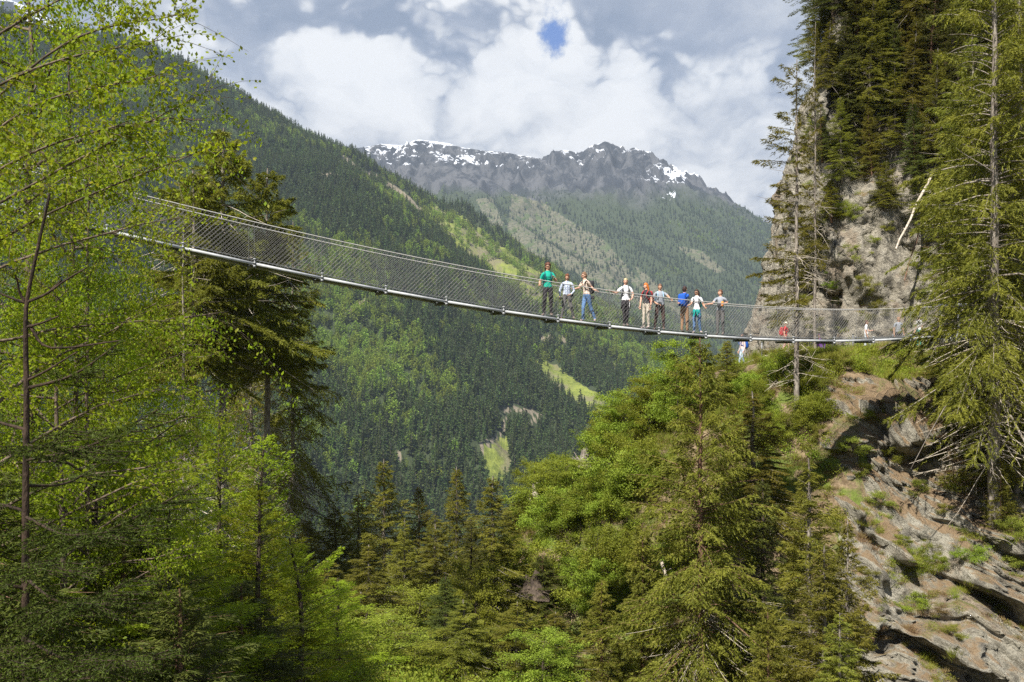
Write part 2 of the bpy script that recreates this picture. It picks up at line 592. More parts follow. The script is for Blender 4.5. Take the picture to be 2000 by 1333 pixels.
def build_hills():
    ys = np.unique(np.concatenate([np.linspace(230, 1200, 60), np.linspace(1200, 3200, 260), np.linspace(3200, 4000, 70), np.linspace(4000, 5700, 240), np.linspace(5700, 7400, 24)]))
    # columns fan out with distance, so that the mesh is as fine near as far
    us = np.unique(np.concatenate([np.linspace(-1.6, -.6, 40), np.linspace(-.6, .5, 560), np.linspace(.5, 1.6, 40)]))
    Y, U = np.meshgrid(ys, us, indexing='ij')
    X = U * Y
    Z = far_h(X, Y)
    px, py = project(X, Y, Z)
    m, s, r = landcover(px, py, Y)
    sn = snow_weight(px, py, Z, Y)
    al = sstep(Z + 60 * fbm(X / 150, Y / 150, 0, 4, 71), 640, 800) * (Y > 3500)
    V = np.stack([X, Y, Z], -1).reshape(-1, 3)
    me = mesh_np('hills', V, grid_faces(len(ys), len(us))[:, ::-1], [hills_material()], True,
                 {'meadow_and_lit_band': ('POINT', m.ravel()), 'scree': ('POINT', s.ravel()), 'road': ('POINT', r.ravel()), 'snow': ('POINT', sn.ravel()), 'alpine': ('POINT', al.ravel())})
    link('hills', me, kind='structure')


# ------------------------------------------------------------------ terrain: near
CREST = np.array([(-60, -40, 62), (-30, -34, 60), (-8, -21, 55), (-3, -13.5, 52), (1, -8.6, 50), (3.6, -6.6, 50), (7, -3.8, 50), (11.6, -1.6, 50), (14, -.75, 50), (26, -.6, 50), (40, -.4, 46), (80, 0, 40)], float)


def near_h(x, y):
    x = np.asarray(x, float)
    y = np.asarray(y, float)
    zr = np.interp(x, CREST[:, 0], CREST[:, 1])
    yc = np.interp(x, CREST[:, 0], CREST[:, 2])
    s = yc - y
    fr = np.where(s > 0, .22 * np.minimum(s, 5) + 1.32 * np.maximum(s - 5, 0), 0)
    bk = np.where(s < 0, .9 * np.maximum(-s - np.where(x > 11, 5.5, 1.0), 0), 0)
    hr = zr - fr - bk
    hl = -2.0 - .30 * y + .42 * np.maximum(0, -x - 2) - .5 * np.maximum(0, x - 2)
    hl = hl - .35 * np.maximum(0, y - 75)
    h = np.maximum(hr, hl)
    dd = np.abs(hr - hl)
    h = h + 1.0 * np.exp(-dd / 2)
    h = np.maximum(h, -34 - .45 * np.maximum(0, y - 60))
    bump = fbm(x / 3.1, y / 3.1, 0, 5, 91) * .42
    flat = sstep(np.abs(y - 53.2), 1.0, 3.5) + sstep(13 - x, 0, 3)
    return h + bump * np.clip(flat, .08, 1)


def ground_material():
    m, t, p = mat('ground_soil', .95)
    g = t.new('ShaderNodeNewGeometry')
    pos = g.outputs['Position']
    nA = t.noise(pos, .5, 6, .62)
    nB = t.noise(pos, 3.5, 6, .68)
    c = t.mix(t.step(nB, .35, .65), (.10, .070, .040), (.25, .185, .115))
    c = t.mix(t.step(nA, .46, .56), c, t.mix(nB, (.055, .080, .015), (.17, .21, .04)))
    t.put(p.inputs['Base Color'], c)
    b = t.new('ShaderNodeBump')
    b.inputs['Strength'].default_value = 1
    b.inputs['Distance'].default_value = .15
    t.l.new(nB, b.inputs['Height'])
    t.l.new(b.outputs[0], p.inputs['Normal'])
    return m


def build_ground():
    xs = np.unique(np.concatenate([np.linspace(-160, -30, 50), np.linspace(-30, 30, 240), np.linspace(30, 160, 50)]))
    ys = np.unique(np.concatenate([np.linspace(-40, 2, 20), np.linspace(2, 62, 240), np.linspace(62, 260, 60)]))
    Y, X = np.meshgrid(ys, xs, indexing='ij')
    V = np.stack([X, Y, near_h(X, Y) - 2.0 * sstep(X - 15.2 + .333 * np.maximum(45.8 - Y, 0), .8, 2.3) * sstep(46 - Y, 0, 1.5)], -1).reshape(-1, 3)
    me = mesh_np('ground', V, grid_faces(len(ys), len(xs))[:, ::-1], [ground_material()], True)
    link('ground', me, kind='structure')


def rock_material(name, warm=1.0, moss=(.55, .8), green=.5, soil=0):
    m, t, p = mat(name, .9)
    g = t.new('ShaderNodeNewGeometry')
    pos = g.outputs['Position']
    nA = t.noise(pos, .35, 6, .62)
    nB = t.noise(pos, 2.2, 8, .68, .3)
    nC = t.noise(pos, 11, 5, .7)
    a, b_, c_ = (.20 * warm, .180, .140), (.40 * warm, .365, .295), (.62, .59, .52)
    c = t.mix(t.step(nB, .36, .60), a, b_)
    c = t.mix(t.math('MULTIPLY', t.step(nC, .55, .72), .45), c, c_)
    stn = t.noise(t.vmath('MULTIPLY', pos, (1.0, 1.0, .12)), 1.1, 5, .62)
    c = t.mix(t.math('MULTIPLY', t.step(stn, .53, .64), .65), c, (.105, .095, .08))
    c = t.mix(t.math('MULTIPLY', t.step(nA, .52, .64), .55), c, (.33, .245, .17))
    rx = t.new('ShaderNodeVectorRotate', rotation_type='Y_AXIS')
    t.put(rx.inputs['Vector'], t.vmath('ADD', pos, t.noise(pos, .8, 3, out=1)))
    rx.inputs['Angle'].default_value = -.65
    lay = t.noise(t.vmath('MULTIPLY', rx.outputs[0], (.5, .5, 4.0)), 1.3, 7, .7)
    c = t.mix(t.math('MULTIPLY', t.step(lay, .44, .36), .6), c, (.085, .075, .065))
    sz = t.new('ShaderNodeSeparateXYZ')
    t.l.new(g.outputs['Normal'], sz.inputs[0])
    mm = t.math('ADD', sz.outputs[2], t.math('MULTIPLY', t.math('SUBTRACT', nB, .5), 1.3))
    if soil:
        sp_ = t.new('ShaderNodeSeparateXYZ')
        t.l.new(pos, sp_.inputs[0])
        mm = t.math('ADD', mm, t.math('MULTIPLY', t.step(t.math('ADD', sp_.outputs[2], t.math('MULTIPLY', nA, 5)), -6.5, -3.5), soil))
    moss_c = t.mix(t.step(t.math('ADD', nA, t.math('MULTIPLY', t.math('SUBTRACT', nC, .5), .5)), .60 - .2 * green, .66 - .2 * green), (.24, .165, .095), (.11, .135, .025))
    moss_c = t.mix(t.step(nC, .35, .65), moss_c, t.mix(.5, moss_c, (.32, .24, .15)))
    c = t.mix(t.step(mm, *moss), c, moss_c)
    t.put(p.inputs['Base Color'], c)
    hgt = t.math('ADD', t.math('MULTIPLY', nB, 1.0), t.math('MULTIPLY', nC, .35))
    hgt = t.math('ADD', hgt, t.math('MULTIPLY', lay, .7))
    b = t.new('ShaderNodeBump')
    b.inputs['Strength'].default_value = 1
    b.inputs['Distance'].default_value = .35
    t.l.new(hgt, b.inputs['Height'])
    t.l.new(b.outputs[0], p.inputs['Normal'])
    return m


def catmull(P, n):
    P = np.array(P, float)
    Q = np.vstack([2 * P[0] - P[1], P, 2 * P[-1] - P[-2]])
    out = []
    for i in range(1, len(Q) - 2):
        t = np.linspace(0, 1, n, endpoint=(i == len(Q) - 3))[:, None]
        a, b, c, d = Q[i - 1], Q[i], Q[i + 1], Q[i + 2]
        out.append(.5 * (2 * b + (c - a) * t + (2 * a - 5 * b + 4 * c - d) * t ** 2 + (3 * b - a - 3 * c + d) * t ** 3))
    return np.vstack(out)


def facets(u, v, seed, slope=.8):
    """planar facets with sharp edges, as of broken rock"""
    iu, iv = np.floor(u), np.floor(v)
    best = np.full(u.shape, 1e9)
    out = np.zeros(u.shape)
    for a in (-1, 0, 1):
        for b in (-1, 0, 1):
            cu, cv = iu + a, iv + b
            pu = cu + _hash(cu, cv, 0 * cu, seed)
            pv = cv + _hash(cu, cv, 0 * cu, seed + 1)
            d = (u - pu) ** 2 + (v - pv) ** 2
            val = (_hash(cu, cv, 0 * cu, seed + 2) - .5) * 1.2 + slope * ((_hash(cu, cv, 0 * cu, seed + 3) - .5) * (u - pu) + (_hash(cu, cv, 0 * cu, seed + 4) - .5) * (v - pv)) * 2
            m_ = d < best
            best = np.where(m_, d, best)
            out = np.where(m_, val, out)
    return out


CL_PLAN = [(34, 125), (21, 85), (16.7, 64), (16.6, 59.2), (18.6, 57.4), (22, 56.6), (26, 55), (31, 49), (38, 42), (52, 35)]


def slabs(q, per, A, sharp=.12):
    f = q / per
    f = f - np.floor(f)
    return A * np.where(f < sharp, f / sharp, 1 - (f - sharp) / (1 - sharp))


def build_cliff():
    pl = catmull(CL_PLAN, 60)
    seg = np.r_[0, np.cumsum(np.hypot(*np.diff(pl, axis=0).T))]
    L = np.arange(0, seg[-1], .16)
    cx, cy = np.interp(L, seg, pl[:, 0]), np.interp(L, seg, pl[:, 1])
    tx, ty = np.gradient(cx), np.gradient(cy)
    nn = np.hypot(tx, ty)
    nx, ny = ty / nn, -tx / nn          # towards the open side
    zs = np.arange(-9, 34, .16)
    Zg, _ = np.meshgrid(zs, L, indexing='ij')
    X, Y = np.broadcast_to(cx, Zg.shape).copy(), np.broadcast_to(cy, Zg.shape).copy()
    NX, NY = np.broadcast_to(nx, Zg.shape), np.broadcast_to(ny, Zg.shape)
    lean = -.19 * np.maximum(Zg, 0) - .10 * np.maximum(Zg - 9, 0)
    q = .45 * X + .8 * Zg + .3 * Y + fbm(X / 3, Y / 3, Zg / 3, 3, 7) * 1.2
    q2 = .9 * X - .35 * Zg + fbm(X / 2, Y / 2, Zg / 2, 3, 17) * .9
    Lg = np.broadcast_to(L, Zg.shape)
    wu = fbm(X / 1.5, Y / 1.5, Zg / 1.5, 3, 61) * .35
    d = lean + .60 * fbm(X / 5, Y / 5, Zg / 6, 3, 3) + .10 * fbm(X / .6, Y / .6, Zg / .6, 3, 23, .55, True)
    d = d + .56 * facets((Lg + .35 * Zg + wu) / 2.6, (Zg - .3 * Lg + wu) / 4.6, 11) + .20 * facets((Lg + .3 * Zg + wu) / .9, (Zg + .2 * Lg) / 1.9, 21, 1.3) + .07 * facets((Lg + wu) / .4, Zg / .6, 31)
    d = d + slabs(q, 3.3, .20, .05) + slabs(q2, 3.7, .22, .06)
    V = np.stack([X + NX * d, Y + NY * d, Zg + .25 * fbm(X, Y, Zg, 3, 77)], -1).reshape(-1, 3)
    # plateau on top
    me = mesh_np('cliff', V, grid_faces(len(zs), len(L)), [rock_material('cliff_rock', 1.0, (.62, .95), .5)], False)
    link('cliff', me, kind='structure')
    return V.reshape(len(zs), len(L), 3)


def build_rocks():
    xs = np.arange(10.0, 40, .13)
    cs = np.arange(-19, 27, .085)
    Cc, X = np.meshgrid(cs, xs, indexing='ij')
    ycr = np.interp(X, CREST[:, 0], CREST[:, 2])
    y0 = ycr - 4.2
    z0 = np.interp(X, CREST[:, 0], CREST[:, 1]) - 1.2
    # rows of the mesh follow the bedding planes of the rock
    T0 = (Cc + .6 * (X - 13.2)) / .79
    T = T0
    for _ in range(5):
        Yb = y0 - .60 * T
        Zb = z0 - .80 * T
        T = T0 + (fbm(X / 3.6, Yb / 3.6, Zb / 3.6, 3, 7) * 1.0) / .79
    Yb = y0 - .60 * T
    Zb = z0 - .80 * T
    n = np.array([.08, -.99, .10])
    wv = fbm(X / 4, Yb / 4, Zb / 4, 3, 7)
    w2 = fbm(X / .9, Yb / .9, Zb / .9, 3, 57)
    q = -Cc
    r = .78 * X - .55 * Zb + wv * .8 + w2 * .15
    mask = .12 + .88 * sstep(fbm(X / 3.3 + 3, Yb / 3.3, Zb / 3.3, 3, 12) + .75 * sstep(-Zb, 5.5, 9.5) + .5 * np.exp(-((X - 16.5) / 2.2) ** 2 - ((Zb + 3.2) / 1.8) ** 2), -.05, .65)
    d = .7 * fbm(X / 5.5, Yb / 5.5, Zb / 5.5, 3, 3) + .10 * fbm(X / .5, Yb / .5, Zb / .5, 4, 23, .55, True)
    d = d + slabs(q, 2.6, 1.7, .03) * mask + slabs(q + .4, .95, .42, .06) * mask
    cell = _hash(np.floor(q / .95), np.floor(r / 1.7 + _hash(np.floor(q / .95), 0 * q, 0 * q, 3) * 3), 0 * q, 5)
    d = d + slabs(q + .9, 1.45, .55, .05) * (.25 + .75 * mask) + .60 * facets(r / 1.5, q / 1.1, 41) * (.4 + .6 * mask) + .26 * facets(r / .6, q / .45, 51)
    d = d + .9 - 2.8 * sstep(15.2 - .2 * T - X + .8 * wv, 0, 2.2) - .5 * sstep(1.2 - T, 0, 1.2)
    V = np.stack([X + n[0] * d, Yb + n[1] * d, Zb + n[2] * d], -1).reshape(-1, 3)
    Fq = grid_faces(len(cs), len(xs))
    Tf = T.ravel()[Fq]
    Fq = Fq[(Tf.min(1) > -.3) & (Tf.max(1) < 30)]
    OK = (T > .3) & (T < 29.5)
    me = mesh_np('rock_slope', V, Fq, [rock_material('outcrop_rock', .98, (.72, .98), .25, .42)], False)
    link('rock_slope', me, kind='structure')
    return np.where(OK[..., None], V.reshape(len(cs), len(xs), 3), np.array([0, 500., 0]))


build_hills()
build_ground()
CLV = build_cliff()
RKV = build_rocks()


# ------------------------------------------------------------------ plants
def norm(v):
    return v / (np.linalg.norm(v, axis=-1, keepdims=True) + 1e-9)


def blades(P, Dr, l, wd, rng):
    sd_ = norm(np.cross(Dr, rng.normal(size=P.shape)))
    n = len(P)
    V = np.empty((n, 3, 3))
    V[:, 0] = P - sd_ * (wd / 2)[:, None]
    V[:, 1] = P + sd_ * (wd / 2)[:, None]
    V[:, 2] = P + Dr * l[:, None]
    return V.reshape(-1, 3), np.arange(n * 3).reshape(n, 3)


def leaves(P, Dr, l, wd, rng):
    sd_ = norm(np.cross(Dr, rng.normal(size=P.shape)))
    n = len(P)
    V = np.empty((n, 4, 3))
    V[:, 0] = P
    V[:, 1] = P + Dr * (l * .45)[:, None] + sd_ * (wd / 2)[:, None]
    V[:, 2] = P + Dr * l[:, None]
    V[:, 3] = P + Dr * (l * .45)[:, None] - sd_ * (wd / 2)[:, None]
    return V.reshape(-1, 3), np.arange(n * 4).reshape(n, 4)


def crown_mesh(name, V, Fc, m, rng):
    return mesh_np(name, V, Fc, [m], False, {'rnd': ('FACE', rng.random(len(Fc)))})


def conifer(name, H, R, seed, fol, brk, clear=.08, nb=260, nbl=42000, droop=.45, up=(-.15, .75), nl=.15, nw=.036, dead=0, power=.85, gaps=.0,
            tlen=.36, hang=.35, trunk_r=None, onesided=None, bent=0.0, top_bare=0.0, k=5, tsteps=11):
    rng = np.random.default_rng(seed)
    zc = clear * H
    u = (np.arange(nb) + rng.random(nb)) / nb
    u = u ** 1.12
    z = zc + (H * .985 - zc) * u
    f = 1 - u
    L = R * (f ** power) * rng.uniform(.55, 1.12, nb) + .10
    # a crown is not regular: some sectors and heights carry less
    az = np.arange(nb) * 2.39996 + rng.normal(0, .6, nb)
    lump = 1 + .28 * np.sin(az * 2 + z * 1.3 + seed) + .18 * np.sin(az * 3 - z * 2.1)
    L = L * lump
    if onesided is not None:
        L = L * (.62 + .5 * np.cos(az - onesided))
    alive = rng.random(nb) > gaps
    a = up[0] + (up[1] - up[0]) * u + rng.normal(0, .16, nb)
    dr = droop * (.5 + .5 * f) * rng.uniform(.5, 1.5, nb)
    bx = bent * np.sin(z / H * 3.0)

    def branch(i, s):
        r = L[i] * s * (1 - .08 * s)
        zz = z[i] + L[i] * (a[i] * s - dr[i] * s ** 2 + .28 * f[i] * s ** 3)
        return np.stack([np.cos(az[i]) * r + np.interp(z[i], z, bx), np.sin(az[i]) * r, zz], -1)
    K = 6
    s = np.linspace(0, 1, K)
    ii = np.repeat(np.arange(nb), K).reshape(nb, K)
    BP = branch(ii, np.broadcast_to(s, (nb, K)))
    tr = trunk_r or H * .011
    g = Geo()
    tz = np.linspace(-.6, H, 14)
    wob = .006 * H * np.sin(tz * 1.1 + seed) * np.minimum(1, np.maximum(tz, 0))
    bxx = np.interp(tz, z, bx)
    TP = np.stack([wob * 0 + bxx, .4 * wob, tz], -1)[None]
    g.tubes(TP, (tr * np.clip(1.12 - tz / H, .05, 1.3) ** .9)[None], 8)
    g.tubes(BP, np.outer(.006 + .009 * L, np.linspace(1, .18, K)), 3)
    if dead:
        n = dead
        z2 = rng.uniform(.12 * H, max(zc * 1.6, .35 * H), n)
        az2 = rng.uniform(0, 6.28, n)
        L2 = R * rng.uniform(.35, .95, n)
        s5 = np.linspace(0, 1, 6)
        r2 = L2[:, None] * s5
        zz = z2[:, None] + L2[:, None] * (rng.uniform(-.5, .1, n)[:, None] * s5 - .35 * s5 ** 2 + .2 * s5 ** 3)
        jit = np.cumsum(rng.normal(0, .05, (n, 6)), 1)
        DP = np.stack([np.cos(az2)[:, None] * r2 + jit, np.sin(az2)[:, None] * r2 - jit, zz], -1)
        g.tubes(DP, np.outer(.010 + .005 * L2, np.linspace(1, .25, 6)), 3, 1)
        # short side spurs on the dead boughs
        si = rng.integers(0, n, n * 4)
        sk = rng.integers(2, 5, n * 4)
        p0 = DP[si, sk]
        dv = norm(rng.normal(size=(n * 4, 3)) + np.array([0, 0, -.5])) * rng.uniform(.15, .6, (n * 4, 1))
        g.tubes(np.stack([p0, p0 + dv * .5 + .03, p0 + dv], 1), np.tile([.007, .005, .002], (n * 4, 1)), 3, 1)
    wood = g.mesh(name + '_trunk', [brk, M_DEAD])
    # needles on flat hanging sprays
    wgt = ((L + .25) ** 1.35) * alive
    wgt[z > H * (1 - top_bare)] *= .1
    wgt /= wgt.sum()
    bi = rng.choice(nb, nbl, p=wgt)
    s = rng.beta(1.25, 1.0, nbl)
    s = .12 + .88 * s
    sq = np.round(s * tsteps) / tsteps
    own = rng.random(nbl) < .16
    sq = np.where(own, s, sq)
    side = np.where(rng.random(nbl) < .5, -1., 1.)
    tl = L[bi] * tlen * (1.08 - sq) * (.7 + .6 * _hash(bi, (sq * 50).astype(int), side.astype(int), seed)) + .10
    qd = rng.random(nbl) ** .8
    qd = np.where(own, 0, qd)
    base = branch(bi, sq)
    aw = az[bi] + side * (.95 - .25 * sq)
    hh = hang * (.4 + 1.2 * _hash(bi, (sq * 50).astype(int), side.astype(int) + 5, seed))
    td = np.stack([np.cos(aw), np.sin(aw), -hh], -1)
    P = base + td * (tl * qd)[:, None]
    P[:, 2] -= .22 * hang * tl * qd ** 2
    P += rng.normal(0, .018, P.shape)
    dirb = np.stack([np.cos(az[bi]), np.sin(az[bi]), a[bi] - 2 * dr[bi] * s], -1)
    Dr = np.where(own[:, None], norm(dirb), norm(td)) + rng.normal(0, .42, P.shape)
    Dr = norm(Dr)
    V, Fc = blades(P, Dr, nl * rng.uniform(.6, 1.3, nbl), nw * rng.uniform(.7, 1.3, nbl), rng)
    return [wood, crown_mesh(name + '_crown', V, Fc, fol, rng), H, R]


def broadleaf(name, H, R, seed, fol, brk, nlimb=14, sub=9, nlv=16000, ll=.085, lw=.06, clear=.2, stems=1, rise=.75, scatter=.12, hang=.2, twr=.006, cone=0.0):
    rng = np.random.default_rng(seed)
    g = Geo()
    subs = []
    for st in range(stems):
        a0 = rng.uniform(0, 6.28)
        tilt = (.0 if stems == 1 else .35) * rng.uniform(.5, 1)
        K = 8
        t = np.linspace(0, 1, K)
        hh = H * (1 if st == 0 else rng.uniform(.7, .95))
        TP = np.stack([np.cos(a0) * tilt * t * R + rng.normal(0, .012 * H, K).cumsum() * .5, np.sin(a0) * tilt * t * R + rng.normal(0, .012 * H, K).cumsum() * .5, -.4 + (hh * .93 + .4) * t], -1)
        tr = H * .011 / math.sqrt(stems)
        g.tubes(TP[None], (tr * (1.1 - t * .92))[None], 6)
        nlm = max(4, nlimb // stems)
        u = (np.arange(nlm) + rng.random(nlm)) / nlm
        zt = clear + (1 - clear) * u
        P0 = np.stack([np.interp(zt, t, TP[:, c]) for c in range(3)], -1)
        az = np.arange(nlm) * 2.4 + rng.normal(0, .4, nlm)
        prof = np.sqrt(np.clip(1 - ((u - .35) / .75) ** 2, .05, 1)) * (1 - cone * u)
        Ln = R * prof * rng.uniform(.7, 1.12, nlm)
        K2 = 6
        s = np.linspace(0, 1, K2)
        ri = rise * rng.uniform(.5, 1.2, nlm)
        LP = P0[:, None] + np.stack([np.cos(az)[:, None] * Ln[:, None] * s, np.sin(az)[:, None] * Ln[:, None] * s, Ln[:, None] * (ri[:, None] * s - .25 * s ** 2)], -1)
        LP += np.cumsum(rng.normal(0, .02 * R, LP.shape), 1) * (s[None, :, None] > 0)
        g.tubes(LP, np.outer(.004 + tr * .24 * Ln / R, np.linspace(1, .25, K2)), 4)
        # twigs
        n = nlm * sub
        li = np.repeat(np.arange(nlm), sub)
        sp = rng.uniform(.2, 1, n)
        kk = sp * (K2 - 1)
        k0 = np.minimum(kk.astype(int), K2 - 2)
        fr = (kk - k0)[:, None]
        B0 = LP[li, k0] * (1 - fr) + LP[li, k0 + 1] * fr
        dd = norm(LP[li, -1] - LP[li, 0]) + rng.normal(0, .75, (n, 3)) * np.array([1, 1, .6])
        tl = R * rng.uniform(.18, .5, n)
        e = norm(dd) * tl[:, None]
        s3 = np.linspace(0, 1, 4)
        SP = B0[:, None] + e[:, None] * s3[None, :, None]
        SP[..., 2] -= (hang * tl)[:, None] * s3 ** 2
        g.tubes(SP, np.outer(np.full(n, twr), [1, .8, .55, .25]), 3)
        subs.append(SP)
    wood = g.mesh(name + '_trunk', [brk])
    SP = np.concatenate(subs)
    dens = rng.uniform(.3, 1.3, len(SP))
    bi = rng.choice(len(SP), nlv, p=dens / dens.sum())
    s = .12 + .9 * rng.random(nlv)
    kk = np.clip(s, 0, .999) * 3
    k0 = kk.astype(int)
    fr = (kk - k0)[:, None]
    P = SP[bi, k0] * (1 - fr) + SP[bi, k0 + 1] * fr
    P = P + rng.normal(0, scatter, P.shape) * np.array([1, 1, .8])
    Dr = norm(rng.normal(size=P.shape) + np.array([0, 0, -.35]))
    V, Fc = leaves(P, Dr, ll * rng.uniform(.6, 1.25, nlv), lw * rng.uniform(.6, 1.25, nlv), rng)
    return [wood, crown_mesh(name + '_crown', V, Fc, fol, rng), H, R]


T = {}
T['sprA'] = conifer('spruce_a', 16, 3.3, 1, M_SPR, M_BARK, clear=.06, nb=330, nbl=80000, dead=40, gaps=.10, nl=.15, nw=.040)
T['sprB'] = conifer('spruce_b', 16, 2.9, 2, M_SPR, M_BARK, clear=.16, nb=300, nbl=66000, dead=46, gaps=.18, droop=.6)
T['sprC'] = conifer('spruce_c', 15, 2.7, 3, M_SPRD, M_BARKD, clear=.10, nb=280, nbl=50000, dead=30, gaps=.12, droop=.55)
T['old'] = conifer('spruce_old', 24, 4.3, 4, M_SPR, M_BARK, clear=.22, nb=330, nbl=110000, dead=120, gaps=.22, droop=.62, power=.55, nl=.18, nw=.036, hang=.55, trunk_r=.26)
T['hero'] = conifer('spruce_hero', 17, 4.2, 21, M_SPR, M_BARKR, clear=.10, nb=340, nbl=120000, dead=70, gaps=.10, droop=.5, power=.62, nl=.15, nw=.040, hang=.5)
T['thin'] = conifer('spruce_thin', 17, 1.75, 5, M_SPR, M_BARK, clear=.30, nb=130, nbl=10500, dead=60, gaps=.3, droop=.35, power=.45, nl=.16, nw=.034, onesided=3.0, trunk_r=.11)
T['young'] = conifer('spruce_young', 7, 1.7, 6, M_SPR, M_BARKR, clear=.03, nb=190, nbl=30000, droop=.35, nl=.11, nw=.028, gaps=.05)
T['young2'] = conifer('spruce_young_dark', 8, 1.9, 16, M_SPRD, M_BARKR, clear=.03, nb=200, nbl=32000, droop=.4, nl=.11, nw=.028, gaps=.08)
T['pine'] = conifer('spruce_olive', 20, 3.9, 7, M_OLIVE, M_BARK, clear=.52, nb=200, nbl=76000, dead=90, gaps=.22, droop=.45, power=.62, nl=.19, nw=.05, trunk_r=.24)
T['dusk'] = conifer('spruce_broad', 18, 4.4, 8, M_SPR, M_BARK, clear=.20, nb=230, nbl=42000, dead=110, gaps=.3, droop=.62, power=.6, nl=.18, nw=.042, hang=.6)
T['larch'] = conifer('larch', 9, 2.3, 9, M_LARCH, M_BARKD, clear=.05, nb=170, nbl=42000, droop=.30, up=(.05, .9), nl=.075, nw=.026, hang=.12, gaps=.06, tlen=.42, power=.8, tsteps=16)
T['larch2'] = conifer('larch_slender', 9, 1.9, 10, M_LARCH, M_BARKD, clear=.05, nb=150, nbl=34000, droop=.22, up=(.1, 1.0), nl=.07, nw=.025, hang=.05, gaps=.1, tlen=.4, power=.75, bent=.5, tsteps=16)
T['birch'] = broadleaf('birch', 9, 2.9, 11, M_BIRCH, M_TWIG, nlimb=32, sub=18, nlv=27000, ll=.052, lw=.042, clear=.12, rise=.55, scatter=.06, hang=.5, twr=.0035)
T['birch2'] = broadleaf('birch_b', 8, 2.6, 12, M_BIRCH, M_TWIG, nlimb=30, sub=18, nlv=22000, ll=.050, lw=.040, clear=.1, rise=.7, scatter=.06, hang=.35, twr=.0035)
T['leafy'] = broadleaf('leafy_tree', 5.5, 1.9, 13, M_BUSH, M_BARKD, nlimb=22, sub=12, nlv=17000, ll=.085, lw=.062, clear=.12, rise=.9, scatter=.12)
T['bushA'] = broadleaf('bush_a', 2.6, 1.4, 14, M_BUSH, M_BARKD, nlimb=18, sub=10, nlv=8500, ll=.08, lw=.058, clear=.05, stems=3, rise=.8, scatter=.12)
T['bushB'] = broadleaf('bush_b', 2.0, 1.2, 15, M_BUSH2, M_BARKD, nlimb=16, sub=9, nlv=6500, ll=.075, lw=.05, clear=.05, stems=3, rise=.7, scatter=.11)
T['bushC'] = broadleaf('bush_c', 3.0, 1.1, 17, M_BUSH, M_BARKD, nlimb=18, sub=9, nlv=7500, ll=.07, lw=.05, clear=.05, stems=2, rise=1.1, scatter=.10)


def plant(key, name, label, cat, loc, H, R=None, rz=None, group=None, tilt=(0, 0), rng=random.Random(5)):
    wood, crown, h0, r0 = T[key]
    t = thing(name, label, cat, loc, group)
    sz = H / h0
    sx = (R / r0) if R else sz
    t.rotation_euler = (tilt[0], tilt[1], rng.uniform(0, 6.28) if rz is None else rz)
    t.scale = (sx, sx, sz)
    link('trunk', wood, t)
    link('crown', crown, t)
    return t


def ground_at(x, y):
    return float(near_h(np.array([x]), np.array([y]))[0])


def stand(key, name, label, cat, px, top, Y, R=None, rz=None, group=None, zb=None, tilt=(0, 0)):
    """a plant whose stem stands at this bearing and distance, as tall as its top shows"""
    x, y, zt = P3(px, top, Y)
    z = ground_at(x, y) if zb is None else zb
    return plant(key, name, label, cat, (x, y, z - .1), zt - z, R, rz, group, tilt)


G_L = 'trees crowding the left edge'
S = 'spruce'
# --- right hillside, in front
stand('hero', 'spruce_tree', 'tall olive spruce in the middle of the hillside, its tip just below the bridge deck', S, 1368, 655, 36, 3.5, .5)
stand('sprB', 'spruce_tree', 'spruce just right of the tallest hillside spruce, tip close under the deck', S, 1470, 760, 41, 2.6, 1.5)
stand('sprB', 'spruce_tree', 'dense spruce in front of the rock outcrop, right of the tall hillside spruce', S, 1580, 890, 34.5, 2.7, 2.2)
stand('sprA', 'spruce_tree', 'spruce at the lower edge of the photo beside the slabby rocks', S, 1610, 1060, 31.5, 2.5, 3.2)
stand('sprC', 'spruce_tree', 'dark spruce squeezed between the tall hillside spruce and the dense one by the rocks', S, 1490, 930, 37, 2.2, .2)
stand('sprA', 'spruce_tree', 'spruce whose right side overlaps the left border of the slabby rocks', S, 1655, 1010, 32, 2.1, 1.2)
stand('sprB', 'spruce_tree', 'low spruce at the bottom edge directly left of the short level log', S, 1640, 1190, 29, 1.8, 2.9)
stand('young', 'spruce_tree', 'short spruce below and left of the tall hillside spruce', S, 1255, 1020, 38, 1.9, .9)
stand('young', 'spruce_tree', 'small spruce at the bottom edge right of the tall spruce trunk', S, 1500, 1190, 31, 1.6, .3)
stand('thin', 'spruce_tree', 'thin ragged spruce standing before the cliff edge, its bare trunk behind the bridge', S, 1556, 112, 44, 1.9, 0)
stand('thin', 'spruce_tree', 'slim half-bare spruce beside the left rim of the cliff, hung against the sky', S, 1592, 40, 53, 1.3, .6, zb=-1)
# --- right edge
stand('old', 'spruce_tree', 'huge old spruce at the right edge with a grey trunk and dead drooping boughs', S, 1942, -230, 40, 4.0, .3)
stand('old', 'spruce_tree', 'second old spruce just right of the huge grey-trunked one', S, 1992, -160, 43, 3.6, 2.1)
stand('old', 'spruce_tree', 'old spruce with thin trunk left of the huge grey-trunked one', S, 1900, 60, 46, 3.0, 4.0)
stand('sprB', 'spruce_tree', 'spruce beside the bridge landing, branches over the end of the deck', S, 1892, 470, 44.5, 2.2, 1.0)
stand('sprC', 'spruce_tree', 'dark spruce on the bank below the bridge landing', S, 1915, 610, 43.5, 2.1, 1.9)
stand('sprB', 'spruce_tree', 'spruce at the right edge below the path', S, 1985, 560, 41.5, 2.4, 2.5)

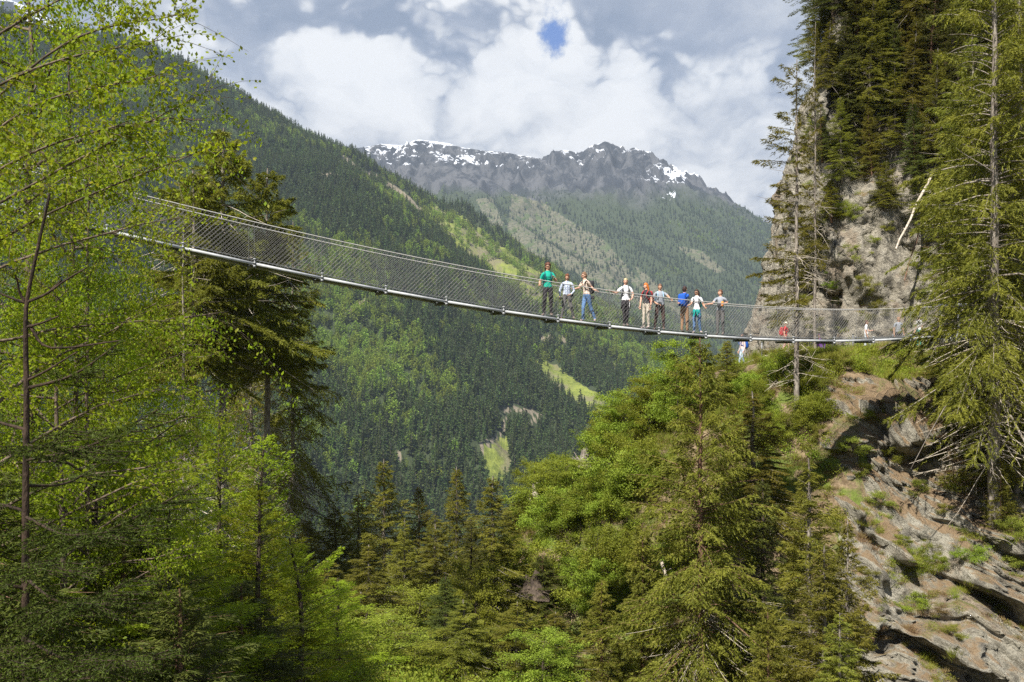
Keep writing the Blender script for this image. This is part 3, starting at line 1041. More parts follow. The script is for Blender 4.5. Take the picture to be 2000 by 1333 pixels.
# --- on the cliff
rngc = random.Random(77)
CLIFF_TREES = [(1600, 300, 190), (1640, 345, 170), (1665, 290, 110), (1700, 340, 190), (1745, 300, 130), (1780, 330, 190), (1610, 180, 20), (1650, 200, 20),
               (1690, 220, -10), (1730, 230, 50), (1775, 240, 40), (1820, 300, 90), (1850, 380, 170), (1885, 300, 60), (1930, 380, 140), (1960, 250, 20),
               (1590, 120, -60), (1630, 90, -120), (1675, 130, -80), (1720, 140, -70), (1765, 150, -60), (1810, 170, -60), (1860, 180, -40), (1905, 160, -60), (1950, 130, -90), (1990, 330, 60),
               (1870, 500, 300), (1920, 560, 350), (1980, 500, 260), (1860, 600, 470), (1620, 30, -200), (1680, 20, -220), (1740, 30, -200), (1800, 40, -200), (1870, 50, -190), (1930, 30, -200), (1990, 60, -190),
               (1622, 420, 350), (1840, 450, 320), (1660, 60, -100), (1705, 90, -90), (1790, 100, -90), (1840, 110, -80), (1600, 60, -120), (1575, 560, 470), (1578, 330, 210), (1562, 430, 330), (1592, 500, 410), (1800, 430, 310), (1720, 400, 300), (1960, 640, 450)]
CLIFF_TREES.sort(key=lambda c: (round((c[1] + 20) / 110), c[0]))
cp = CLV.reshape(-1, 3)
cpx, cpy = project(cp[:, 0], cp[:, 1], cp[:, 2])
front = cp[:, 1] < 66
ORD = ['first', 'second', 'third', 'fourth', 'fifth', 'sixth', 'seventh', 'eighth', 'ninth', 'tenth', 'eleventh', 'twelfth', 'thirteenth']
RN = ['topmost', 'second', 'third', 'fourth', 'fifth', 'sixth', 'seventh', 'eighth', 'ninth']
places = ['near the cliff rim', 'high on the cliff', 'halfway up the cliff', 'above the bare rock face', 'in a cleft of the cliff']
crow, cnum = None, 0
row_no = -1
for i, (px, pb, pt) in enumerate(CLIFF_TREES):
    if round((pb + 20) / 110) != crow:
        crow, cnum, row_no = round((pb + 20) / 110), 0, row_no + 1
    cnum += 1
    dd = np.where(front, (cpx - px) ** 2 + (cpy - pb) ** 2, 1e12)
    q = cp[int(np.argmin(dd))]
    H = (pb - pt) / F * q[1] * rngc.uniform(.9, 1.2)
    key = ['sprC', 'young', 'sprB', 'young2', 'sprA'][i % 5] if H > 2.5 else 'young'
    h0, r0 = T[key][2], T[key][3]
    plant(key, 'spruce_tree', 'small cliff spruce, %s from the left in the %s row of them' % (ORD[cnum - 1], RN[row_no]), S, (q[0] + .1, q[1] - .1, q[2] - .3), H, min(max(H * .27, 1.2), 2.6),
          None, 'small spruces growing out of the cliff', (rngc.uniform(.0, .12), rngc.uniform(-.08, .03)), rngc)

# --- bottom centre
CEN = [(750, 893, 52, 2.9, 'sprA', 'tallest of the spruces at the bottom centre, with a broad full crown'),
       (655, 985, 55, 2.3, 'sprB', 'grey-green spruce left of the broad centre spruce'),
       (818, 945, 60, 2.2, 'sprA', 'spruce with a dull crown directly right of the broad centre spruce'),
       (892, 908, 56, 2.3, 'sprA', 'pointed bright spruce between the broad centre spruce and the brown-tipped one'),
       (962, 925, 43, 2.6, 'sprB', 'brown-tipped spruce with a dark visible trunk at the bottom centre'),
       (700, 960, 62, 2.2, 'sprB', 'spruce half hidden behind the broad centre spruce on its left'),
       (600, 1010, 50, 2.1, 'sprA', 'spruce at the edge of the bright larches, lower left of centre'),
       (850, 1000, 49, 2.0, 'sprB', 'lower spruce in front of the pointed bright one'),
       (1020, 975, 50, 1.9, 'young', 'short spruce under the lit bushes of the right hillside'),
       (640, 1090, 38, 2.1, 'sprB', 'dark-stemmed spruce near the lower edge left of the round bright bush'),
       (720, 1060, 44, 2.1, 'sprB', 'spruce above the round bright bush'),
       (560, 1090, 36, 2.0, 'sprA', 'spruce low between the larches and the centre group'),
       (790, 1010, 47, 1.9, 'sprA', 'spruce behind the round bright bush with bare lower stem'),
       (920, 1010, 41, 1.8, 'sprC', 'dark spruce tucked left of the brown-tipped one'),
       (480, 1060, 33, 2.2, 'sprC', 'shaded spruce under the bright larches at the lower left'),
       (1060, 1080, 43, 1.8, 'young2', 'small dark spruce at the foot of the lit bushes'),
       (705, 1150, 33, 1.7, 'sprA', 'slim spruce left of the round bright bush near the bottom edge'),
       (905, 1165, 34, 1.7, 'sprB', 'slim spruce at the bottom edge left of the fallen grey log'),
       (1010, 1170, 35, 1.8, 'sprA', 'spruce at the bottom edge under the dark root plate'),
       (1085, 1190, 36, 1.7, 'sprB', 'spruce at the bottom edge between the root plate and the tall hillside spruce'),
       (1175, 1130, 38, 1.6, 'young', 'small spruce among the bushes below the reddish stump'),
       (560, 1190, 27, 1.5, 'sprB', 'shaded slim spruce low beside the young larches'),
       (870, 1120, 36, 1.7, 'sprC', 'dark low spruce right of the round bright bush')]
for (px, tp, Y, Rr, k_, lb) in CEN:
    stand(k_, 'spruce_tree', lb, S, px, tp, Y, Rr * 1.02)
stand('leafy', 'round_bush', 'round bright green leafy tree at the bottom centre among the spruces', 'tree', 815, 1155, 40, 2.0)
stand('leafy', 'round_bush', 'bright leafy bush at the bottom edge below the round one', 'bush', 800, 1240, 34, 1.8)

for (px, tp, Y, Rr, lb) in ((985, 1060, 44, 1.5, 'bright leafy tree between the brown-tipped spruce and the root plate'), (700, 1200, 29, 1.6, 'bright leafy bush at the bottom edge right of the larches'),
                            (925, 1110, 38, 1.3, 'leafy sapling left of the brown-tipped spruce trunk'), (1060, 1240, 33, 1.5, 'bright leafy bush at the bottom edge right of the fallen grey log'),
                            (610, 1200, 24, 1.4, 'yellow-green leafy bush low between larches and spruces')):
    stand('leafy', 'leafy_tree', lb, 'tree', px, tp, Y, Rr)
# --- trees behind the bridge on the left
stand('pine', 'spruce_tree', 'tall olive spruce behind the bridge with a pale bare trunk', S, 436, 246, 48, 4.1, 1.0)
stand('pine', 'spruce_tree', 'olive spruce behind the bridge with its crown lower and further right', S, 522, 325, 52, 3.4, 2.7)
stand('dusk', 'spruce_tree', 'dark broad spruce with long drooping boughs under the bridge', S, 572, 430, 56, 3.3, 4.0)
stand('pine', 'spruce_tree', 'spruce with dark straight trunk left of the pale-trunked one', S, 378, 330, 45, 3.6, 5.0)
stand('dusk', 'spruce_tree', 'dark spruce behind the pale-trunked one under the bridge', S, 490, 480, 58, 3.2, 1.4)
stand('thin', 'spruce_tree', 'thin bare pale trunk left of the straight dark trunk', S, 358, 420, 42, 1.6, 2.4)

# --- young larches, left of centre
stand('larch', 'larch_tree', 'bright larch whose tip stands before the bare trunks', 'larch', 428, 792, 18, 1.7, .4)
stand('larch2', 'larch_tree', 'bright leaning larch beside the valley, the rightmost of the larches', 'larch', 592, 832, 19, 1.6, 3.14, tilt=(0, .12))
stand('larch', 'larch_tree', 'bright larch between the two larch tips, lower crown', 'larch', 505, 935, 17, 1.7, 1.9)
stand('larch2', 'larch_tree', 'larch low in front of the leaning one', 'larch', 560, 1040, 16, 1.3, 1.0)
stand('larch', 'larch_tree', 'larch at the lower edge between the lit larches and the spruces', 'larch', 660, 1120, 22, 1.6, 2.0)
stand('larch', 'larch_tree', 'tall larch filling the space behind the birches', 'larch', 200, 600, 17, 2.0, 2.5)
stand('larch', 'larch_tree', 'larch beside the bare trunks, under the deck', 'larch', 310, 800, 16, 1.6, .9)
stand('larch2', 'larch_tree', 'larch at the far left behind the near dark spruce', 'larch', 120, 640, 14, 1.9, 4.0)
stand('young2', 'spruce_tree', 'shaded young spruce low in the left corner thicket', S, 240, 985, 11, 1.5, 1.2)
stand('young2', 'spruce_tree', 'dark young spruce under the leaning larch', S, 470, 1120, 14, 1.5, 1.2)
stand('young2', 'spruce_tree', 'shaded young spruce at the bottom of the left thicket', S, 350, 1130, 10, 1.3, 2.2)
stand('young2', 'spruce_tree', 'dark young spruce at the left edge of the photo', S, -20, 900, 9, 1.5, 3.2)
stand('larch', 'larch_tree', 'half-shaded larch in the middle of the left thicket', 'larch', 330, 900, 12.5, 1.7, .1)
stand('larch2', 'larch_tree', 'larch hanging over the dead twigs of the left thicket', 'larch', 190, 830, 11, 1.5, 2.1)

# --- birches close by on the left
BI = [('birch', 50, -260, 12, 2.3, .3, 'large birch at the left edge whose twigs hang before the snowy peak'),
      ('birch2', 140, -10, 12.5, 1.5, 2.0, 'birch with yellowish leaves in front of the forested ridge'),
      ('birch', 165, 230, 11.0, 1.15, 4.4, 'birch reaching furthest right over the handrail of the bridge'),
      ('birch2', -60, 160, 9.5, 2.0, 1.1, 'birch at the far left behind the dark young trunk'),
      ('birch2', 110, 500, 10.5, 1.4, .9, 'low birch under the left end of the deck'),
      ('birch', 70, 420, 12, 1.8, 2.9, 'birch filling the gap below the deck at the far left')]
for (k_, px, tp, Y, Rr, rz, lb) in BI:
    stand(k_, 'birch_tree', lb, 'birch', px, tp, Y, Rr, rz)

# --- overhanging birch bough from above
def near_bough():
    rng = np.random.default_rng(61)
    g = Geo()
    t = thing('birch_tree', 'birch bough with dark twigs reaching across the sky at the top left corner', 'birch', P3(-260, 1700, 7.5))
    o = np.array(t.location)
    st = np.array(P3(-260, 1700, 7.5)) - o
    a = np.array(P3(-190, 700, 7.5)) - o
    b = np.array(P3(-150, -200, 7.6)) - o
    Q = catmull([st, a, b], 8)
    g.tubes(Q[None], np.linspace(.09, .035, len(Q))[None], 7)
    lv = []
    ends = [((-150, 330), (120, 90), (345, 30)), ((-150, 250), (80, 130), (330, 75)), ((-150, 380), (60, 210), (300, 150)), ((-150, 160), (60, 30), (200, -40)),
            ((-150, 480), (120, 330), (400, 180)), ((-150, 560), (90, 420), (380, 300)), ((-150, 420), (60, 300), (250, 240))]
    for (p, q, r) in ends:
        d = rng.uniform(6.4, 8.4, 2)
        C = catmull([np.array(P3(*p, 7.5)) - o, np.array(P3(*q, d[0])) - o, np.array(P3(*r, d[1])) - o], 8)
        g.tubes(C[None], np.linspace(.016, .0035, len(C))[None], 4)
        n = 46
        i = rng.integers(2, len(C), n)
        d0 = norm(C[-1] - C[0]) + rng.normal(0, .8, (n, 3)) * np.array([1, .8, .7]) + np.array([0, 0, -.1])
        e = norm(d0) * rng.uniform(.15, .6, (n, 1))
        s3 = np.linspace(0, 1, 4)
        SP = C[i][:, None] + e[:, None] * s3[None, :, None]
        SP[..., 2] -= .10 * s3 ** 2
        g.tubes(SP, np.outer(np.full(n, .0028), [1, .8, .6, .35]), 3)
        lv.append(SP)
    SP = np.concatenate(lv)
    nlv = 7000
    bi = rng.integers(0, len(SP), nlv)
    kk = rng.uniform(.3, 2.999, nlv)
    k0 = kk.astype(int)
    fr = (kk - k0)[:, None]
    P = SP[bi, k0] * (1 - fr) + SP[bi, k0 + 1] * fr + rng.normal(0, .02, (nlv, 3))
    Dr = norm(rng.normal(size=P.shape) + np.array([0, 0, -.7]))
    V, Fc = leaves(P, Dr, rng.uniform(.022, .045, nlv), rng.uniform(.018, .034, nlv), rng)
    link('trunk', g.mesh('bough_trunk', [M_TWIG]), t)
    link('crown', crown_mesh('bough_crown', V, Fc, M_BIRCH, rng), t)


near_bough()


# --- close dark spruce with a cut top, left edge
def near_spruce():
    rng = np.random.default_rng(8)
    Y = 5.2
    base = P3(52, 2000, Y)
    t = thing('spruce_tree', 'near dark young spruce with slender trunk and bare snapped top at the left edge', 'spruce', base)
    o = np.array(base)

    def q(px, py, dy=0.0):
        return np.array(P3(px, py, Y + dy)) - o
    g = Geo()
    C = catmull([q(52, 2000), q(50, 1333), q(50, 1000), q(52, 800), q(50, 640), q(55, 575), (q(75, 480)), q(97, 378)], 6)
    g.tubes(C[None], np.interp(np.arange(len(C)), [0, len(C) * .6, len(C)], [.025, .012, .007])[None], 8, cap=True)
    for pts in ([(50, 592), (90, 575), (125, 550), (168, 524)], [(50, 592), (38, 570), (34, 550), (30, 538)], [(50, 592), (20, 582), (-30, 560)], [(100, 568), (112, 556), (120, 548)],
                [(50, 640), (80, 632), (115, 618)], [(50, 745), (90, 725), (150, 688)], [(60, 640), (100, 680), (240, 665)]):
        C = catmull([q(*p, dy=-.02 * i) for i, p in enumerate(pts)], 4)
        g.tubes(C[None], np.linspace(.009, .004, len(C))[None], 5)
    BL = []
    BR = []
    boughs = [((50, 760), (240, 665), -.1), ((50, 900), (310, 800), -.5), ((50, 1080), (390, 945), -.7), ((52, 1000), (-140, 900), .1), ((50, 840), (-150, 740), .2), ((50, 950), (200, 905), .6),
              ((50, 1200), (260, 1130), -.9), ((50, 1150), (-160, 1060), -.4), ((50, 1260), (-100, 1240), -.8), ((50, 1250), (240, 1290), -1.3), ((50, 1130), (180, 1180), -1.0), ((50, 870), (150, 830), -.9),
              ((50, 1330), (330, 1270), -.8), ((50, 1010), (210, 1040), -.8), ((52, 1100), (110, 1090), -1.1), ((50, 1400), (150, 1290), -1.2), ((50, 1390), (20, 1290), -1.1)]
    for (a, b, dy) in boughs:
        A, B = q(*a), q(*b, dy=dy)
        mid = (A + B) / 2 + np.array([0, 0, -.05])
        C = catmull([A, mid, B], 8)
        g.tubes(C[None], np.linspace(.010, .003, len(C))[None], 5)
        L = np.linalg.norm(B - A)
        ax = norm(B - A)
        lat = norm(np.cross(ax, np.array([0, 0, 1.])))
        n = int(26 * L / .8)
        s = rng.uniform(.12, 1, n)
        p0 = np.stack([np.interp(s, np.linspace(0, 1, len(C)), C[:, c]) for c in range(3)], -1)
        sd_ = np.where(rng.random(n) < .5, -1, 1)[:, None]
        tw = norm(ax * .8 + lat * sd_ + np.array([0, 0, -.25]) + rng.normal(0, .15, (n, 3)))
        tl = (L * .34 * (1.15 - s)) * rng.uniform(.6, 1.2, n) + .05
        tw = tw * tl[:, None]
        BL.append(np.stack([p0, p0 + tw * .5, p0 + tw], 1))
        BL.append(np.stack([C[:-1], (C[:-1] + C[1:]) / 2, C[1:]], 1))
    S3 = np.concatenate(BL)
    g.tubes(S3, np.tile([.0028, .0024, .0018], (len(S3), 1)), 3)
    ln = np.linalg.norm(S3[:, 2] - S3[:, 0], axis=1)
    N = 60000
    bi = rng.choice(len(S3), N, p=ln / ln.sum())
    fr = rng.random(N)[:, None]
    P = S3[bi, 0] * (1 - fr) + S3[bi, 2] * fr
    Dr = norm(norm(S3[bi, 2] - S3[bi, 0]) * .6 + norm(rng.normal(size=(N, 3))) * .9)
    V, Fc = blades(P, Dr, rng.uniform(.016, .026, N), rng.uniform(.0045, .0065, N), rng)
    link('trunk', g.mesh('near_trunk', [M_NEARB]), t)
    link('crown', crown_mesh('near_crown', V, Fc, foliage('needles_near', (.036, .054, .010), (.100, .130, .020), .25), rng), t)


near_spruce()

# ------------------------------------------------------------------ bushes of the right hillside
rb = random.Random(21)
BUSH = []
WH = {(1090, 965): 'around the pale splintered stump', (1160, 900): 'beside the grey weathered stump', (1230, 850): 'on the shoulder rim right of the grey stump', (1290, 800): 'just left of the tall hillside spruce tip',
      (1120, 1040): 'below the pale splintered stump', (1200, 980): 'around the low reddish stump', (1260, 930): 'left of the tall hillside spruce at mid height', (1180, 1120): 'below the low reddish stump',
      (1120, 1200): 'beneath the dark torn root plate', (1250, 1180): 'left of the tall hillside spruce foot', (1300, 760): 'beside the tip of the tall hillside spruce', (1430, 760): 'under the deck, right of the tall spruce tip',
      (1500, 730): 'along the bank just below the path', (1600, 745): 'right of the bare spruce trunk, below the path', (1480, 830): 'between the tall spruce and the bare spruce trunk', (1100, 1300): 'at the bottom edge below the lit shoulder',
      (1450, 900): 'behind the right side of the tall hillside spruce', (1580, 820): 'at the foot of the bare spruce trunk', (1040, 1010): 'at the far left end of the lit shoulder'}
for (px, py, n, sx, sy) in ((1090, 965, 9, 60, 40), (1160, 900, 9, 55, 40), (1230, 850, 9, 50, 40), (1290, 800, 7, 40, 40), (1120, 1040, 8, 60, 40), (1200, 980, 9, 60, 60), (1260, 930, 7, 60, 60),
                            (1180, 1120, 7, 70, 60), (1120, 1200, 7, 60, 60), (1250, 1180, 6, 80, 60), (1300, 760, 5, 30, 20), (1430, 760, 7, 60, 30), (1500, 730, 6, 60, 20), (1600, 745, 6, 50, 25), (1480, 830, 7, 70, 40),
                            (1100, 1300, 6, 90, 30), (1450, 900, 5, 60, 50), (1580, 820, 5, 40, 40), (1040, 1010, 4, 30, 30)):
    for i in range(n if px > 1330 else max(2, int(n * .75))):
        BUSH.append((px + rb.uniform(-sx, sx), py + rb.uniform(-sy, sy), WH[(px, py)]))


def slope_hit(px, py):
    """where the line of sight meets the near hillside"""
    Y = np.linspace(24, 60, 900)
    X = (px - 1000) / F * Y
    Z = (666.5 - py) / F * Y
    h = near_h(X, Y)
    k = np.argmax(h >= Z)
    return (X[k], Y[k], h[k]) if (h >= Z).any() else None


nbush = 0
for i, (px, py, where) in enumerate(BUSH):
    q = slope_hit(px, py)
    if q is None:
        q = slope_hit(px, py + 40)
    if q is None:
        continue
    key = rb.choice(['bushA', 'bushA', 'bushB', 'bushC', 'bushA']) if px < 1330 else rb.choice(['bushB', 'bushB', 'bushA'])
    H = T[key][2] * rb.uniform(.55, 1.0) * (1.0 if px < 1330 else .62)
    plant(key, 'leafy_bush', 'leafy bush %s' % where, 'bush', (q[0], q[1], q[2] - .15), H, T[key][3] * H / T[key][2] * rb.uniform(.9, 1.2), None,
          'bushes ' + where, (0, 0), rb)
    nbush += 1
stand('leafy', 'leafy_tree', 'bright leafy sapling at the left rim of the hillside shoulder, standing against the dark valley', 'tree', 1040, 905, 49, 1.1)
stand('leafy', 'leafy_tree', 'yellow-green leafy tree at the rim of the hillside beside the tip of the tall spruce', 'tree', 1215, 780, 49, 1.6)
stand('leafy', 'leafy_tree', 'bright leafy tree directly under the deck, left of the tall spruce tip', 'tree', 1325, 668, 46, 1.5)
stand('leafy', 'leafy_tree', 'bright leafy tree halfway down the lit shoulder', 'tree', 1100, 900, 47, 1.8)
stand('leafy', 'leafy_tree', 'low leafy tree above the stump on the lit shoulder', 'tree', 1270, 740, 48, 1.3)
stand('young', 'spruce_tree', 'small spruce on the rim beside the standing walker in blue', S, 1420, 662, 47, 1.3)
stand('young', 'spruce_tree', 'small bright spruce below the path under the walker with the red pack', S, 1530, 690, 47, 1.3)


for i, (px, py, key, H, lb) in enumerate(((1955, 1035, 'young', 3.0, 'young spruce on the slabs in front of the foot of the huge old spruce'), (1905, 905, 'young', 2.2, 'small spruce on the rocks left of the foot of the huge old spruce'), (1990, 960, 'young2', 2.6, 'small dark spruce right of the foot of the huge old spruce'),
                                      (1945, 1000, 'bushB', 1.1, 'low scrub directly below the foot of the huge old spruce'), (1880, 960, 'bushB', .9, 'low scrub on the ledge below the small rock spruce'),
                                      (1985, 1050, 'bushB', 1.0, 'low scrub at the right edge on the slabby rocks'), (1850, 850, 'bushB', 1.0, 'low scrub in the dark cleft beside the overhanging rock'),
                                      (1920, 840, 'young', 2.4, 'small spruce among the dead boughs of the huge old spruce'), (1970, 880, 'bushB', 1.5, 'brownish scrub hiding the trunk foot of the huge old spruce'))):
    qx, qy = project(RKV[..., 0], RKV[..., 1], RKV[..., 2])
    dd = (qx - px) ** 2 + (qy - py) ** 2 + np.where(RKV[..., 1] > 60, 1e9, 0)
    q = RKV.reshape(-1, 3)[int(np.argmin(dd))]
    plant(key, 'spruce_tree' if 'young' in key else 'scrub_bush', lb, 'spruce' if 'young' in key else 'bush', (q[0], q[1] + .1, q[2] - .15), H, T[key][3] * H / T[key][2] * 1.2, None, None, (0, 0), rb)


RS = [(1690, 820), (1740, 900), (1680, 930), (1720, 985), (1790, 960), (1850, 1000), (1760, 1060), (1830, 1110), (1900, 1090), (1700, 1130), (1950, 1180), (1780, 1190), (1860, 1240), (1920, 960), (1980, 1120), (1665, 880)]
for i, (px, py) in enumerate(sorted(RS, key=lambda c: c[0])):
    qx, qy = project(RKV[..., 0], RKV[..., 1], RKV[..., 2])
    dd = (qx - px) ** 2 + (qy - py) ** 2 + np.where(RKV[..., 1] > 60, 1e9, 0)
    q = RKV.reshape(-1, 3)[int(np.argmin(dd))]
    H = rb.uniform(.4, .85)
    plant(rb.choice(['bushB', 'bushB', 'bushA']), 'scrub_bush', 'low scrub rooted between the slabs of the lower rock slope, %s from the left' % (ORD + ['fourteenth', 'fifteenth', 'sixteenth'])[i], 'bush', (q[0], q[1] + .1, q[2] - .15), H, H * .9, None, 'scrub on the lower rock slope', (.2, 0), rb)
CS = [(1570, 600), (1600, 520), (1625, 560), (1660, 500), (1700, 470), (1740, 440), (1690, 560), (1720, 610), (1780, 520), (1800, 580), (1760, 640), (1650, 640), (1560, 520), (1600, 430), (1665, 420), (1820, 500), (1590, 640)]
for i, (px, py) in enumerate(sorted(CS, key=lambda c: c[0])):
    dd = np.where(front, (cpx - px) ** 2 + (cpy - py) ** 2, 1e12)
    q = cp[int(np.argmin(dd))]
    H = rb.uniform(.55, 1.1)
    plant(rb.choice(['bushB', 'bushA']), 'scrub_bush', 'low scrub clinging to the bare rock face, %s from the left' % (ORD + ['fourteenth', 'fifteenth', 'sixteenth', 'seventeenth'])[i], 'bush', (q[0], q[1] + .1, q[2] - .25), H, H * .75, None, 'scrub on the bare rock face', (.3, 0), rb)


# ------------------------------------------------------------------ scatter helper (one object, instances)
def template(name, me):
    return bpy.data.objects.new(name, me)


def scatter(name, P, rot, scl, tid, temps, **props):
    me = bpy.data.meshes.new(name)
    me.vertices.add(len(P))
    me.vertices.foreach_set('co', np.asarray(P, np.float32).ravel())
    a = me.attributes.new('rot', 'FLOAT_VECTOR', 'POINT')
    a.data.foreach_set('vector', np.asarray(rot, np.float32).ravel())
    a = me.attributes.new('scl', 'FLOAT_VECTOR', 'POINT')
    a.data.foreach_set('vector', np.asarray(scl, np.float32).ravel())
    a = me.attributes.new('tid', 'INT', 'POINT')
    a.data.foreach_set('value', np.asarray(tid, np.int32))
    o = link(name, me, **props)
    gt = bpy.data.node_groups.new(name + '_nodes', 'GeometryNodeTree')
    gt.interface.new_socket('Geometry', in_out='INPUT', socket_type='NodeSocketGeometry')
    gt.interface.new_socket('Geometry', in_out='OUTPUT', socket_type='NodeSocketGeometry')
    N, Lk = gt.nodes, gt.links
    gi, go = N.new('NodeGroupInput'), N.new('NodeGroupOutput')
    jn = N.new('GeometryNodeJoinGeometry')
    ar = N.new('GeometryNodeInputNamedAttribute')
    ar.data_type = 'FLOAT_VECTOR'
    ar.inputs[0].default_value = 'rot'
    asn = N.new('GeometryNodeInputNamedAttribute')
    asn.data_type = 'FLOAT_VECTOR'
    asn.inputs[0].default_value = 'scl'
    at = N.new('GeometryNodeInputNamedAttribute')
    at.data_type = 'INT'
    at.inputs[0].default_value = 'tid'
    er = N.new('FunctionNodeEulerToRotation')
    Lk.new(ar.outputs[0], er.inputs[0])
    for i, tp in enumerate(temps):
        cmpn = N.new('FunctionNodeCompare')
        cmpn.data_type = 'INT'
        cmpn.operation = 'EQUAL'
        Lk.new(at.outputs[0], cmpn.inputs[2])
        cmpn.inputs[3].default_value = i
        oi = N.new('GeometryNodeObjectInfo')
        oi.inputs[0].default_value = tp
        oi.inputs[1].default_value = True
        ip = N.new('GeometryNodeInstanceOnPoints')
        Lk.new(gi.outputs[0], ip.inputs['Points'])
        Lk.new(cmpn.outputs[0], ip.inputs['Selection'])
        Lk.new(oi.outputs['Geometry'], ip.inputs['Instance'])
        Lk.new(er.outputs[0], ip.inputs['Rotation'])
        Lk.new(asn.outputs[0], ip.inputs['Scale'])
        Lk.new(ip.outputs[0], jn.inputs[0])
    Lk.new(jn.outputs[0], go.inputs[0])
    md = o.modifiers.new('scatter', 'NODES')
    md.node_group = gt
    return o


# ------------------------------------------------------------------ far forest
def far_conifer(name, seed, m, H=1.0, R=.17, nb=46, nbl=150):
    rng = np.random.default_rng(seed)
    g = Geo()
    g.tubes(np.array([[[0, 0, -.05], [0, 0, .5], [0, 0, .97]]]), np.array([[.011, .008, .002]]), 4)
    P = []
    u = rng.random(nbl) ** 1.25
    z = .14 + .86 * u
    r = R * (1 - u) ** .8 * rng.uniform(.25, 1.1, nbl) + .003
    az = rng.uniform(0, 6.28, nbl)
    Pn = np.stack([np.cos(az) * r * .35, np.sin(az) * r * .35, z], -1)
    dr = np.stack([np.cos(az), np.sin(az), np.full(nbl, -.35) + u * .9], -1)
    V, Fc = blades(Pn, norm(dr), r * 1.0 + .02, .05 + .05 * (1 - u), rng)
    n0 = g.n
    nf = sum(len(f) for f in g.F[4])
    g.add(V, Fc, 1)
    me = g.mesh(name, [M_BARK, m], attrs={'rnd': lambda n: rng.random(n)})
    return me


def far_round(name, seed, m, nbl=170):
    rng = np.random.default_rng(seed)
    g = Geo()
    g.tubes(np.array([[[0, 0, -.05], [0.01, 0, .4], [0, 0, .8]]]), np.array([[.014, .010, .003]]), 4)
    d = norm(rng.normal(size=(nbl, 3)))
    rr = rng.uniform(.55, 1.05, nbl) * (1 + .25 * np.sin(d[:, 0] * 5 + seed) * np.cos(d[:, 1] * 4))
    P = d * rr[:, None] * np.array([.24, .24, .37]) + np.array([0, 0, .6])
    Dr = norm(d + rng.normal(0, .6, d.shape))
    V, Fc = leaves(P, Dr, rng.uniform(.07, .13, nbl), rng.uniform(.05, .09, nbl), rng)
    g.add(V, Fc, 1)
    return g.mesh(name, [M_BARKD, m], attrs={'rnd': lambda n: rng.random(n)})


FT = [far_conifer('fs%d' % i, 100 + i, M_FARS, R=(.15, .19, .13)[i]) for i in range(3)] + \
     [far_conifer('fl%d' % i, 110 + i, M_FARL, R=.21, nbl=130) for i in range(1)] + [far_round('fr%d' % i, 120 + i, M_FARL) for i in range(2)]
FTO = [template('tree_template', m) for m in FT]


